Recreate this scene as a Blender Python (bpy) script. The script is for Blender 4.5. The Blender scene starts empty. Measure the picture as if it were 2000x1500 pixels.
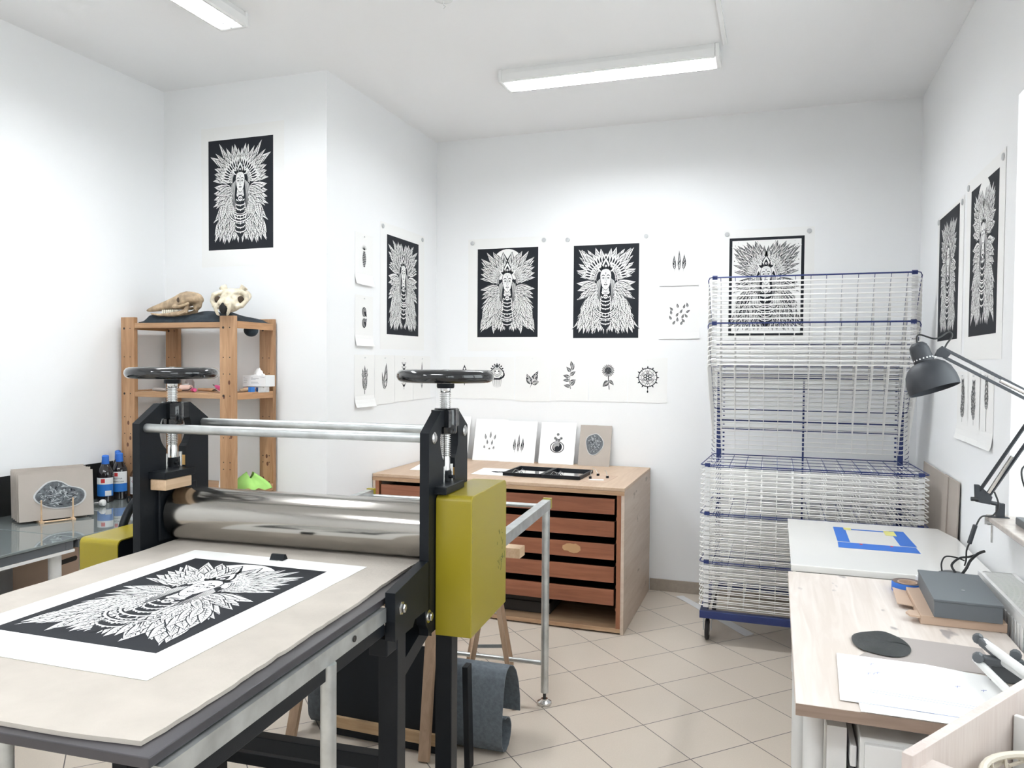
import bpy, math, random
from math import sin, cos, pi, radians, sqrt, atan2
from mathutils import Vector, Matrix
random.seed(7)
SC = bpy.context.scene
COL = SC.collection

# ---------------------------------------------------------------- camera, world, exposure
cam_d = bpy.data.cameras.new('camera'); cam = bpy.data.objects.new('camera', cam_d); COL.objects.link(cam)
YAW, PITCH, ROLL = .3314, -.0267, .0073
_f = Vector((-sin(YAW)*cos(PITCH), cos(YAW)*cos(PITCH), sin(PITCH)))
_r = Vector((cos(YAW), sin(YAW), 0)); _u = _r.cross(_f)
_r2 = _r*cos(ROLL)+_u*sin(ROLL); _u2 = -_r*sin(ROLL)+_u*cos(ROLL)
m = Matrix((_r2, _u2, -_f)).transposed().to_4x4(); m.translation = Vector((0, 0, 1.637))
cam.matrix_world = m
cam_d.sensor_width = 36.0; cam_d.lens = 36.0*1498.2/2000.0; cam_d.clip_start = .02
SC.camera = cam
w = bpy.data.worlds.new('sky'); SC.world = w; w.use_nodes = True
w.node_tree.nodes['Background'].inputs[0].default_value = (.93, .965, 1.0, 1)
w.node_tree.nodes['Background'].inputs[1].default_value = 2.5
SC.view_settings.view_transform = 'Standard'; SC.view_settings.look = 'None'
SC.view_settings.exposure = 0.86; SC.view_settings.gamma = 1.0; SC.view_settings.use_curve_mapping = False
TUBE = 62.0

# room numbers
XL, XR, XA, YR, YB, YF, H = -3.776, .871, -2.559, 4.004, 5.577, -2.3, 3.378

# ---------------------------------------------------------------- materials
MATS = {}
def mat(name, col=(.5, .5, .5), rough=.5, metal=0., bump=0., bscale=60., var=0., vscale=8., emit=None, es=0., coat=0., spec=None):
    if name in MATS: return MATS[name]
    m = bpy.data.materials.new(name); m.use_nodes = True; nt = m.node_tree; N = nt.nodes; L = nt.links
    b = N['Principled BSDF']; b.inputs['Base Color'].default_value = (*col, 1); b.inputs['Roughness'].default_value = rough
    b.inputs['Metallic'].default_value = metal; b.inputs['Coat Weight'].default_value = coat
    if spec is not None: b.inputs['Specular IOR Level'].default_value = spec
    if emit: b.inputs['Emission Color'].default_value = (*emit, 1); b.inputs['Emission Strength'].default_value = es
    if bump or var:
        tc = N.new('ShaderNodeTexCoord')
    if var:
        n = N.new('ShaderNodeTexNoise'); n.inputs['Scale'].default_value = vscale; n.inputs['Detail'].default_value = 5
        L.new(tc.outputs['Object'], n.inputs['Vector'])
        r = N.new('ShaderNodeMapRange'); r.inputs[1].default_value = .3; r.inputs[2].default_value = .7
        r.inputs[3].default_value = 1-var; r.inputs[4].default_value = 1+var
        L.new(n.outputs['Fac'], r.inputs[0])
        mx = N.new('ShaderNodeVectorMath'); mx.operation = 'SCALE'; mx.inputs[0].default_value = col
        L.new(r.outputs[0], mx.inputs['Scale']); L.new(mx.outputs[0], b.inputs['Base Color'])
    if bump:
        n2 = N.new('ShaderNodeTexNoise'); n2.inputs['Scale'].default_value = bscale; n2.inputs['Detail'].default_value = 4
        L.new(tc.outputs['Object'], n2.inputs['Vector'])
        bp = N.new('ShaderNodeBump'); bp.inputs['Strength'].default_value = bump; bp.inputs['Distance'].default_value = .002
        L.new(n2.outputs['Fac'], bp.inputs['Height']); L.new(bp.outputs['Normal'], b.inputs['Normal'])
    MATS[name] = m; return m
def wood(name, c1, c2, axis=2, scale=9., rough=.5, stretch=.08, knots=None, stain=None):
    m = bpy.data.materials.new(name); m.use_nodes = True; nt = m.node_tree; N = nt.nodes; L = nt.links
    b = N['Principled BSDF']; b.inputs['Roughness'].default_value = rough
    tc = N.new('ShaderNodeTexCoord'); mp = N.new('ShaderNodeMapping'); s = [1, 1, 1]; s[axis] = stretch
    mp.inputs['Scale'].default_value = s; L.new(tc.outputs['Object'], mp.inputs['Vector'])
    n = N.new('ShaderNodeTexNoise'); n.inputs['Scale'].default_value = scale*5; n.inputs['Detail'].default_value = 6; n.inputs['Distortion'].default_value = 1.2
    L.new(mp.outputs[0], n.inputs['Vector'])
    n3 = N.new('ShaderNodeTexNoise'); n3.inputs['Scale'].default_value = scale; n3.inputs['Detail'].default_value = 2
    L.new(mp.outputs[0], n3.inputs['Vector'])
    ad = N.new('ShaderNodeMath'); ad.operation = 'MULTIPLY_ADD'; ad.inputs[1].default_value = .6
    L.new(n3.outputs['Fac'], ad.inputs[0])
    sc = N.new('ShaderNodeMath'); sc.operation = 'MULTIPLY'; sc.inputs[1].default_value = .5; L.new(n.outputs['Fac'], sc.inputs[0]); L.new(sc.outputs[0], ad.inputs[2])
    cr = N.new('ShaderNodeValToRGB'); cr.color_ramp.elements[0].position = .42; cr.color_ramp.elements[1].position = .66
    cr.color_ramp.elements[0].color = (*c2, 1); cr.color_ramp.elements[1].color = (*c1, 1)
    L.new(ad.outputs[0], cr.inputs[0]); out = cr.outputs[0]
    if stain:
        n4 = N.new('ShaderNodeTexNoise'); n4.inputs['Scale'].default_value = stain[0]; n4.inputs['Detail'].default_value = 3
        mp2 = N.new('ShaderNodeMapping'); s2 = [1, 1, 1]; s2[axis] = .45; mp2.inputs['Scale'].default_value = s2; mp2.inputs['Location'].default_value = (3.3, 1.2, 0)
        L.new(tc.outputs['Object'], mp2.inputs[0]); L.new(mp2.outputs[0], n4.inputs['Vector'])
        c4 = N.new('ShaderNodeValToRGB'); c4.color_ramp.elements[0].position = stain[1]; c4.color_ramp.elements[1].position = stain[1]+.05
        L.new(n4.outputs['Fac'], c4.inputs[0])
        mx = N.new('ShaderNodeMix'); mx.data_type = 'RGBA'; mx.inputs[7].default_value = (*stain[2], 1)
        L.new(c4.outputs[0], mx.inputs[0]); L.new(out, mx.inputs[6]); out = mx.outputs[2]
    L.new(out, b.inputs['Base Color'])
    bp = N.new('ShaderNodeBump'); bp.inputs['Strength'].default_value = .15; bp.inputs['Distance'].default_value = .001
    L.new(n.outputs['Fac'], bp.inputs['Height']); L.new(bp.outputs['Normal'], b.inputs['Normal'])
    MATS[name] = m; return m
def glass(name, tint=(.9, .95, .93), op=.1, rough=.02):
    m = bpy.data.materials.new(name); m.use_nodes = True; nt = m.node_tree; N = nt.nodes; L = nt.links
    for n in list(N): N.remove(n)
    o = N.new('ShaderNodeOutputMaterial'); t = N.new('ShaderNodeBsdfTransparent'); t.inputs[0].default_value = (*tint, 1)
    g = N.new('ShaderNodeBsdfGlossy'); g.inputs['Roughness'].default_value = rough
    lw_ = N.new('ShaderNodeLayerWeight'); lw_.inputs[0].default_value = .5
    pw_ = N.new('ShaderNodeMath'); pw_.operation = 'POWER'; pw_.inputs[1].default_value = 5.0; L.new(lw_.outputs['Facing'], pw_.inputs[0])
    f = N.new('ShaderNodeMath'); f.operation = 'MULTIPLY_ADD'; f.inputs[1].default_value = .92; f.inputs[2].default_value = .04; L.new(pw_.outputs[0], f.inputs[0])
    a = N.new('ShaderNodeMath'); a.operation = 'ADD'; a.inputs[1].default_value = op; L.new(f.outputs[0], a.inputs[0])
    mx = N.new('ShaderNodeMixShader'); L.new(a.outputs[0], mx.inputs[0]); L.new(t.outputs[0], mx.inputs[1]); L.new(g.outputs[0], mx.inputs[2])
    L.new(mx.outputs[0], o.inputs[0]); MATS[name] = m; return m

WALL = mat('wall_paint', (.89, .895, .90), .75, bump=.12, bscale=45)
CEIL = mat('ceiling_paint', (.90, .90, .905), .85, bump=.05, bscale=60)
PAPER = mat('white_paper', (.88, .875, .86), .9, bump=.05, bscale=200)
PAPERW = mat('bright_paper', (.93, .93, .92), .9)
INK = mat('black_ink', (.014, .016, .021), .7, spec=.25)
BLACK = mat('black_enamel', (.007, .009, .012), .42, spec=.22, bump=.15, bscale=500)
BLACKG = mat('black_gloss', (.008, .009, .011), .12, coat=.5)
YEL = mat('yellow_enamel', (.30, .24, .016), .28, spec=.4, var=.03, vscale=2, bump=.05, bscale=300)
GALV = mat('galvanised_steel', (.55, .57, .57), .38, metal=.85, var=.18, vscale=14)
STEEL = mat('bright_steel', (.66, .66, .65), .22, metal=1, var=.1, vscale=40)
CHROME = mat('polished_roller', (.42, .40, .37), .15, metal=1, bump=.04, bscale=12)
PLATE = mat('steel_bed', (.06, .056, .062), .33, metal=.25, var=.15, vscale=5)
FELTW = mat('cream_felt', (.50, .455, .405), .97, bump=.5, bscale=90, var=.06, vscale=10)
FELTG = mat('grey_felt', (.13, .15, .17), .98, bump=.5, bscale=160, var=.16, vscale=70)
PINE = wood('pine', (.50, .30, .165), (.34, .18, .085), 2, 12)
PINEX = wood('pine_shelf', (.50, .31, .17), (.36, .20, .10), 0, 12)
PLYX = wood('plywood_edge', (.50, .33, .20), (.36, .21, .12), 0, 14)
PLY = wood('plywood', (.64, .53, .44), (.55, .43, .34), 1, 5, stain=(9, .68, (.35, .27, .20)))
PLYT = wood('plywood_top', (.58, .43, .31), (.50, .35, .24), 1, 6)
MAHO = wood('reddish_drawer', (.33, .125, .065), (.22, .078, .04), 0, 8, rough=.4, stain=(22, .72, (.38, .2, .12)))
MAHOV = wood('reddish_stile', (.40, .18, .09), (.27, .10, .05), 2, 8)
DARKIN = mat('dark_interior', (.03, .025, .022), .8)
OAK = wood('beech_block', (.66, .48, .32), (.52, .35, .21), 1, 10)
TREST = wood('trestle_wood', (.40, .27, .18), (.28, .18, .11), 2, 9)
BATTEN = wood('batten_wood', (.55, .38, .22), (.42, .27, .14), 0, 9)
WHWASH = wood('whitewashed_wood', (.80, .73, .68), (.67, .59, .53), 1, 6, rough=.45, stain=(11, .63, (.36, .32, .31)))
WEDGE = wood('worn_edge', (.38, .28, .22), (.25, .18, .14), 0, 8)
LAMW = wood('pale_laminate', (.72, .64, .60), (.64, .55, .51), 2, 20)
WHITE = mat('white_lacquer', (.85, .85, .84), .25)
WMET = mat('white_metal', (.80, .80, .79), .35)
TABW = mat('white_tabletop', (.87, .86, .83), .12, coat=.3)
NAVY = mat('navy_enamel', (.018, .035, .16), .35)
WWIRE = mat('white_wire', (.95, .94, .92), .4)
CLIPW = mat('white_plastic', (.82, .82, .82), .4)
RUB = mat('black_rubber', (.02, .02, .022), .6)
CARD = mat('greyboard', (.44, .39, .345), .9, bump=.1, bscale=120, var=.03)
KRAFT = mat('kraft_card', (.56, .41, .31), .85, bump=.1, bscale=80)
GBOX = mat('grey_box', (.13, .145, .16), .5)
GSTONE = mat('grey_sheet', (.40, .36, .34), .8)
BONE = mat('bone', (.62, .55, .42), .65, bump=.8, bscale=70, var=.32, vscale=26)
BONEB = mat('brown_bone', (.42, .31, .20), .6, bump=.8, bscale=70, var=.45, vscale=22)
TEETH = mat('teeth', (.75, .70, .58), .4)
CLOTH = mat('dark_cloth', (.022, .032, .042), .95, bump=.6, bscale=150, var=.3, vscale=30)
BLUET = mat('blue_tape', (.03, .16, .60), .55)
YELT = mat('yellow_tape', (.75, .72, .25), .6)
PINK = mat('pink_plastic', (.62, .06, .20), .3)
GREEN = mat('green_cloth', (.34, .62, .16), .9)
BOTG = mat('brown_bottle', (.012, .010, .012), .08, coat=.4)
CLEARB = glass('clear_bottle', (.72, .68, .68), .08)
WGLASS = glass('window_glass', (.97, .99, .98), .0)
TGLASS = mat('smoky_glass_top', (.19, .215, .215), .04, coat=.6)
PUTTY = mat('black_putty', (.03, .034, .034), .6, bump=1.0, bscale=70)
MARB = mat('pale_marble', (.62, .55, .50), .2, var=.15, vscale=20)
GREYP = mat('grey_plastic', (.10, .11, .12), .4)
LAMPG = mat('lamp_grey', (.032, .036, .044), .5)
CORD = mat('black_cord', (.015, .016, .018), .5)
BASEB = mat('tile_skirting', (.36, .31, .26), .3, var=.08, vscale=30)
BRASS = mat('brass', (.62, .38, .14), .35, metal=.8)
LABB = mat('blue_label', (.02, .17, .55), .4)
LABW = mat('white_label', (.80, .80, .80), .5)
RED = mat('red_print', (.6, .04, .04), .5)
GPRINT = mat('grey_print', (.35, .35, .37), .6)
WICK = mat('wicker', (.74, .68, .58), .7)
PAD = mat('dark_print_pad', (.10, .11, .12), .5, var=.5, vscale=60, bump=.6, bscale=90)
MIR = mat('mirror_glass', (.8, .8, .8), .03, metal=1)
LOUV = mat('mirror_louvre', (.85, .85, .88), .15, metal=.9)
LITE = mat('fluorescent_tube', (1, 1, 1), .5, emit=(.93, .97, 1.0), es=TUBE)

# ---------------------------------------------------------------- mesh builder
class G:
    def __init__(s): s.v = []; s.f = []; s.m = []; s.k = 0
    def use(s, k): s.k = k; return s
    def add(s, vs, fs):
        o = len(s.v); s.v += [tuple(v) for v in vs]
        for f in fs: s.f.append([o+i for i in f]); s.m.append(s.k)
        return s
    def box(s, x0, x1, y0, y1, z0, z1):
        v = [(x, y, z) for z in (z0, z1) for y in (y0, y1) for x in (x0, x1)]
        return s.add(v, [(0, 2, 3, 1), (4, 5, 7, 6), (0, 1, 5, 4), (2, 6, 7, 3), (0, 4, 6, 2), (1, 3, 7, 5)])
    def bar(s, p, q, w, h, up=(0, 0, 1)):
        p = Vector(p); q = Vector(q); d = (q-p).normalized(); up = Vector(up)
        a = d.cross(up)
        if a.length < 1e-4: a = d.cross(Vector((0, 1, 0)))
        a.normalize(); b = a.cross(d); v = []
        for c in (p, q):
            for i, j in ((-1, -1), (1, -1), (1, 1), (-1, 1)): v.append(c+a*i*w/2+b*j*h/2)
        return s.add(v, [(0, 1, 2, 3), (7, 6, 5, 4), (0, 4, 5, 1), (1, 5, 6, 2), (2, 6, 7, 3), (3, 7, 4, 0)])
    def cyl(s, p, q, r, n=12, r2=None, caps=True):
        p = Vector(p); q = Vector(q); d = (q-p).normalized(); r2 = r if r2 is None else r2
        a = d.orthogonal().normalized(); b = d.cross(a); v = []
        for c, rr in ((p, r), (q, r2)):
            for i in range(n): t = 2*pi*i/n; v.append(c+a*cos(t)*rr+b*sin(t)*rr)
        f = [(i, (i+1) % n, n+(i+1) % n, n+i) for i in range(n)]
        if caps: f += [tuple(range(n-1, -1, -1)), tuple(range(n, 2*n))]
        return s.add(v, f)
    def tube(s, pts, r, n=8, closed=False):
        P = [Vector(p) for p in pts]; k = len(P); v = []; a = None
        for i, p in enumerate(P):
            if closed: d = (P[(i+1) % k]-P[i-1])
            else: d = P[min(i+1, k-1)]-P[max(i-1, 0)]
            d.normalize()
            a = d.orthogonal().normalized() if a is None else (a-d*a.dot(d)).normalized()
            b = d.cross(a); rr = r[i] if isinstance(r, (list, tuple)) else r
            for j in range(n): t = 2*pi*j/n; v.append(p+a*cos(t)*rr+b*sin(t)*rr)
        f = []
        for i in range(k if closed else k-1):
            for j in range(n):
                i2 = (i+1) % k; f.append((i*n+j, i*n+(j+1) % n, i2*n+(j+1) % n, i2*n+j))
        if not closed: f += [tuple(range(n-1, -1, -1)), tuple(range((k-1)*n, k*n))]
        return s.add(v, f)
    def lathe(s, prof, n=24, o=(0, 0, 0), axis=(0, 0, 1), caps=True):
        o = Vector(o); d = Vector(axis).normalized(); a = d.orthogonal().normalized(); b = d.cross(a); v = []
        for r, z in prof:
            for i in range(n): t = 2*pi*i/n; v.append(o+d*z+a*cos(t)*r+b*sin(t)*r)
        f = [(k*n+i, k*n+(i+1) % n, (k+1)*n+(i+1) % n, (k+1)*n+i) for k in range(len(prof)-1) for i in range(n)]
        if caps: f += [tuple(range(n-1, -1, -1)), tuple(range((len(prof)-1)*n, len(prof)*n))]
        return s.add(v, f)
    def prism(s, poly, fn, h0, h1):
        """poly 2-D, fn(u,v,h)->3-D"""
        n = len(poly); v = [fn(u, w_, h0) for u, w_ in poly]+[fn(u, w_, h1) for u, w_ in poly]
        return s.add(v, [tuple(range(n-1, -1, -1)), tuple(range(n, 2*n))]+[(i, (i+1) % n, n+(i+1) % n, n+i) for i in range(n)])
    def grid(s, nu, nv, fn):
        v = [fn(i/nu, j/nv) for j in range(nv+1) for i in range(nu+1)]
        return s.add(v, [(j*(nu+1)+i, j*(nu+1)+i+1, (j+1)*(nu+1)+i+1, (j+1)*(nu+1)+i) for j in range(nv) for i in range(nu)])
    def ball(s, c, r, nu=14, nv=9, sc=(1, 1, 1), rot=None):
        c = Vector(c); v = []
        for j in range(nv+1):
            ph = pi*j/nv
            for i in range(nu):
                t = 2*pi*i/nu; p = Vector((sin(ph)*cos(t)*sc[0], sin(ph)*sin(t)*sc[1], cos(ph)*sc[2]))*r
                if rot: p = rot @ p
                v.append(c+p)
        return s.add(v, [(j*nu+i, j*nu+(i+1) % nu, (j+1)*nu+(i+1) % nu, (j+1)*nu+i) for j in range(nv) for i in range(nu)])
    def mesh(s, name, mats, smooth=False):
        me = bpy.data.meshes.new(name); me.from_pydata(s.v, [], s.f)
        for m_ in (mats if isinstance(mats, (list, tuple)) else [mats]): me.materials.append(m_)
        if any(s.m): me.polygons.foreach_set('material_index', s.m)
        import bmesh
        bm = bmesh.new(); bm.from_mesh(me); bmesh.ops.recalc_face_normals(bm, faces=bm.faces); bm.to_mesh(me); bm.free()
        if smooth:
            me.polygons.foreach_set('use_smooth', [True]*len(me.polygons))
            me.set_sharp_from_angle(angle=radians(smooth if smooth is not True else 40))
        me.update(); return me
    def put(s, name, mats, parent=None, smooth=False, bevel=0, loc=None, rz=0, label=None):
        o = bpy.data.objects.new(name, s.mesh(name, mats, smooth)); COL.objects.link(o)
        if parent: o.parent = parent
        if loc: o.location = loc
        if rz: o.rotation_euler = (0, 0, rz)
        if label: o['label'] = label
        if bevel:
            md = o.modifiers.new('bevel', 'BEVEL'); md.width = bevel; md.segments = 2; md.limit_method = 'ANGLE'
        return o
def tag(o, label, cat, group=None, kind=None):
    o['label'] = label; o['category'] = cat
    if group: o['group'] = group
    if kind: o['kind'] = kind
    return o
def empty(name, loc, label, cat, rz=0, group=None, rot=None):
    o = bpy.data.objects.new(name, None); COL.objects.link(o); o.location = loc
    o.rotation_euler = rot if rot else (0, 0, rz); o.empty_display_size = .05
    return tag(o, label, cat, group)
def struct(o): o['kind'] = 'structure'; return o
def copy_tree(root, loc=None, rot=None, label=None, group=None):
    r = root.copy(); COL.objects.link(r)
    if loc: r.location = loc
    if rot: r.rotation_euler = rot
    if label: r['label'] = label
    if group: r['group'] = group
    for ch in list(root.children):
        c = ch.copy(); COL.objects.link(c); c.parent = r
        for g_ in list(ch.children):
            d = g_.copy(); COL.objects.link(d); d.parent = c
    return r
def text(body, size, name, m_, parent, loc, rot, ext=.0002, align='CENTER'):
    cu = bpy.data.curves.new('lettering', 'FONT'); cu.body = body; cu.size = size; cu.align_x = align; cu.align_y = 'CENTER'; cu.extrude = ext
    t = bpy.data.objects.new('tmp_text', cu); COL.objects.link(t)
    bpy.context.view_layer.update()
    me = bpy.data.meshes.new_from_object(t.evaluated_get(bpy.context.evaluated_depsgraph_get())); me.materials.clear(); me.materials.append(m_)
    COL.objects.unlink(t); bpy.data.objects.remove(t)
    o = bpy.data.objects.new(name, me); COL.objects.link(o); o.parent = parent; o.location = loc; o.rotation_euler = rot; return o
# ---------------------------------------------------------------- room shell
def floor_mat():
    m = bpy.data.materials.new('floor_tile'); m.use_nodes = True; nt = m.node_tree; N = nt.nodes; L = nt.links; b = N['Principled BSDF']
    tc = N.new('ShaderNodeTexCoord'); th = -.7878; T = 1/3; ox, oy = -1.2512, 4.1609
    res = []
    for ax in ((cos(th), sin(th)), (-sin(th), cos(th))):
        d = N.new('ShaderNodeVectorMath'); d.operation = 'DOT_PRODUCT'; d.inputs[1].default_value = (ax[0]/T, ax[1]/T, 0)
        L.new(tc.outputs['Object'], d.inputs[0])
        s = N.new('ShaderNodeMath'); s.operation = 'SUBTRACT'; s.inputs[1].default_value = (ox*ax[0]+oy*ax[1])/T-100; L.new(d.outputs['Value'], s.inputs[0])
        fr = N.new('ShaderNodeMath'); fr.operation = 'FRACT'; L.new(s.outputs[0], fr.inputs[0])
        p = N.new('ShaderNodeMath'); p.operation = 'PINGPONG'; p.inputs[1].default_value = .5; L.new(fr.outputs[0], p.inputs[0])
        fl = N.new('ShaderNodeMath'); fl.operation = 'FLOOR'; L.new(s.outputs[0], fl.inputs[0]); res.append((p, fl))
    mn = N.new('ShaderNodeMath'); mn.operation = 'MINIMUM'; L.new(res[0][0].outputs[0], mn.inputs[0]); L.new(res[1][0].outputs[0], mn.inputs[1])
    g = N.new('ShaderNodeMapRange'); g.inputs[1].default_value = .0045; g.inputs[2].default_value = .0085; L.new(mn.outputs[0], g.inputs[0])
    cmb = N.new('ShaderNodeCombineXYZ'); L.new(res[0][1].outputs[0], cmb.inputs[0]); L.new(res[1][1].outputs[0], cmb.inputs[1])
    wn = N.new('ShaderNodeTexWhiteNoise'); L.new(cmb.outputs[0], wn.inputs['Vector'])
    n = N.new('ShaderNodeTexNoise'); n.inputs['Scale'].default_value = 160; n.inputs['Detail'].default_value = 3; L.new(tc.outputs['Object'], n.inputs['Vector'])
    n2 = N.new('ShaderNodeTexNoise'); n2.inputs['Scale'].default_value = 2.5; L.new(tc.outputs['Object'], n2.inputs['Vector'])
    a = N.new('ShaderNodeMath'); a.operation = 'MULTIPLY_ADD'; a.inputs[1].default_value = .14; a.inputs[2].default_value = .87; L.new(n.outputs['Fac'], a.inputs[0])
    a2 = N.new('ShaderNodeMath'); a2.operation = 'MULTIPLY_ADD'; a2.inputs[1].default_value = .05; L.new(wn.outputs['Value'], a2.inputs[0]); L.new(a.outputs[0], a2.inputs[2])
    a3 = N.new('ShaderNodeMath'); a3.operation = 'MULTIPLY_ADD'; a3.inputs[1].default_value = .08; L.new(n2.outputs['Fac'], a3.inputs[0]); L.new(a2.outputs[0], a3.inputs[2])
    v = N.new('ShaderNodeVectorMath'); v.operation = 'SCALE'; v.inputs[0].default_value = (.60, .525, .445); L.new(a3.outputs[0], v.inputs['Scale'])
    mx = N.new('ShaderNodeMix'); mx.data_type = 'RGBA'; mx.inputs[6].default_value = (.12, .105, .10, 1); L.new(g.outputs[0], mx.inputs[0]); L.new(v.outputs[0], mx.inputs[7])
    L.new(mx.outputs[2], b.inputs['Base Color']); b.inputs['Roughness'].default_value = .33
    bp = N.new('ShaderNodeBump'); bp.inputs['Strength'].default_value = .4; bp.inputs['Distance'].default_value = .001; L.new(g.outputs[0], bp.inputs['Height']); L.new(bp.outputs[0], b.inputs['Normal'])
    return m
struct(G().box(XL-.2, XR+.35, YF-.2, YB+.2, -.1, 0).put('floor', floor_mat()))
struct(G().box(XL-.2, XR+.35, YF-.2, YB+.2, H, H+.1).put('ceiling', CEIL))
struct(G().box(XL-.2, XL, YF-.2, YR, 0, H).put('wall_left', WALL))
struct(G().box(XL-.2, XA, YR, YB+.2, 0, H).put('wall_corner', WALL))
struct(G().box(XA, XR+.35, YB, YB+.2, 0, H).put('wall_back', WALL))
struct(G().box(XL-.2, XR+.35, YF-.2, YF, 0, H).put('wall_front', WALL))
WY0, WY1, WZ0, WZ1 = 1.25, 3.468, 1.03, 2.69
W2 = (-1.7, .2)
g = G().box(XR, XR+.35, WY1, YB, 0, H)
g.box(XR, XR+.35, YF, WY1, 0, WZ0).box(XR, XR+.35, YF, WY1, WZ1, H)
g.box(XR, XR+.35, W2[1], WY0, WZ0, WZ1).box(XR, XR+.35, YF, W2[0], WZ0, WZ1)
struct(g.put('wall_right', WALL))
struct(G().box(-.846, XR, YB-.012, YB, 0, .085).put('baseboard_back', BASEB, bevel=.002))
struct(G().box(XR-.012, XR, 3.5, YB-.012, 0, .085).put('baseboard_right', BASEB, bevel=.002))
for k, (a, b) in enumerate(((WY0, WY1), W2)):
    X = XR+.27; g = G(); mid = (a+b)/2; t = .06
    g.box(X, X+.06, a, b, WZ0, WZ0+t).box(X, X+.06, a, b, WZ1-t, WZ1)
    for y in (a, mid-t, mid, b-t): g.box(X, X+.06, y, y+t, WZ0+t, WZ1-t)
    fr = struct(g.put('window_%d' % (k+1), WHITE, bevel=.004))
    for y0, y1 in ((a+t, mid-t), (mid+t, b-t)):
        G().box(X+.025, X+.031, y0, y1, WZ0+t, WZ1-t).put('pane', WGLASS, fr)
    sl = G().box(XR-.075, X, a-.0, b+(.02 if k == 0 else 0), WZ0-.0, WZ0+.022).put('window_sill', MARB, fr, bevel=.004)
    ld = bpy.data.lights.new('daylight', 'AREA'); ld.shape = 'RECTANGLE'; ld.size = WZ1-WZ0-.1; ld.size_y = b-a-.1
    ld.cycles.is_portal = True
    lo = bpy.data.objects.new('daylight', ld); COL.objects.link(lo); lo.location = (XR+.35, mid, (WZ0+WZ1)/2); lo.rotation_euler = (0, pi/2, 0)

# ---------------------------------------------------------------- ceiling lights
def ceiling_light(L_, W_, loc, rz, label):
    t = empty('ceiling_light', loc, label, 'ceiling light', rz, 'fluorescent ceiling lights')
    h = H-3.302; e = .025
    fn = lambda u, v_, x: (x, u, v_)
    g = G(); g.prism([(-W_/2+.012, 0), (W_/2-.012, 0), (W_/2, -.03), (W_/2, -h+.008), (W_/2-.006, -h), (W_/2-.02, -h), (W_/2-.02, -h+.02), (-W_/2+.02, -h+.02), (-W_/2+.02, -h), (-W_/2+.006, -h), (-W_/2, -h+.008), (-W_/2, -.03)], fn, -L_/2+e, L_/2-e)
    g.put('housing', WHITE, t)
    for s in (-1, 1):
        G().box(min(s*(L_/2-e), s*L_/2), max(s*(L_/2-e), s*L_/2), -W_/2, W_/2, -h, 0).put('end_cap', WHITE, t, bevel=.008)
    for s in (-1, 1):
        G().box(-L_/2+e+.05, L_/2-e-.05, s*W_*.2-.026, s*W_*.2+.026, -h+.012, -h+.017).put('tube', LITE, t)
    g = G().box(-L_/2+e, L_/2-e, -.003, .003, -h-.001, -h+.018)
    for i in range(26):
        x = -L_/2+e+.03+(L_-2*e-.06)*i/25; g.box(x-.0015, x+.0015, -W_/2+.02, W_/2-.02, -h+.004, -h+.011)
    g.put('louvre', LOUV, t)
    return t
ceiling_light(1.27, .20, (-.951, 4.41, H), 0, 'long fluorescent ceiling light with louvre over the plan chest')
ceiling_light(1.27, .17, (-2.60, 2.60, H), pi/2, 'fluorescent ceiling light above the left end of the press')
ceiling_light(1.27, .20, (-.95, .1, H), 0, 'added fluorescent ceiling light, unseen behind the camera, running across the room')  # out-of-view lamp added to light the room from behind the camera
ceiling_light(1.27, .17, (-2.60, -.9, H), pi/2, 'added fluorescent ceiling light, unseen behind the camera towards the left wall')  # another out-of-view lamp, added for more light from the camera side
tag(G().box(-.298, -.276, YF+.01, 4.33, H-.014, H).put('cable_trunking', WHITE), 'thin white cable trunking running across the ceiling to the light', 'cable trunking')
t = empty('ceiling_hook', (-1.53, 3.40, H), 'small white round fitting on the ceiling at the top of the view', 'ceiling fitting')
G().lathe([(.045, 0), (.045, -.006), (.02, -.014)], 20).put('rose', WHITE, t); G().tube([(0, 0, -.014), (0, 0, -.03), (.012, 0, -.04), (.0, 0, -.05)], .003, 6).put('hook', WHITE, t)
tag(G().tube([(XR-.004, 3.475, 3.1), (XR-.004, 3.475, 3.3)], .004, 6).put('wall_clip', WHITE), 'tiny white clip on the right wall above the window', 'clip') if False else None

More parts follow.
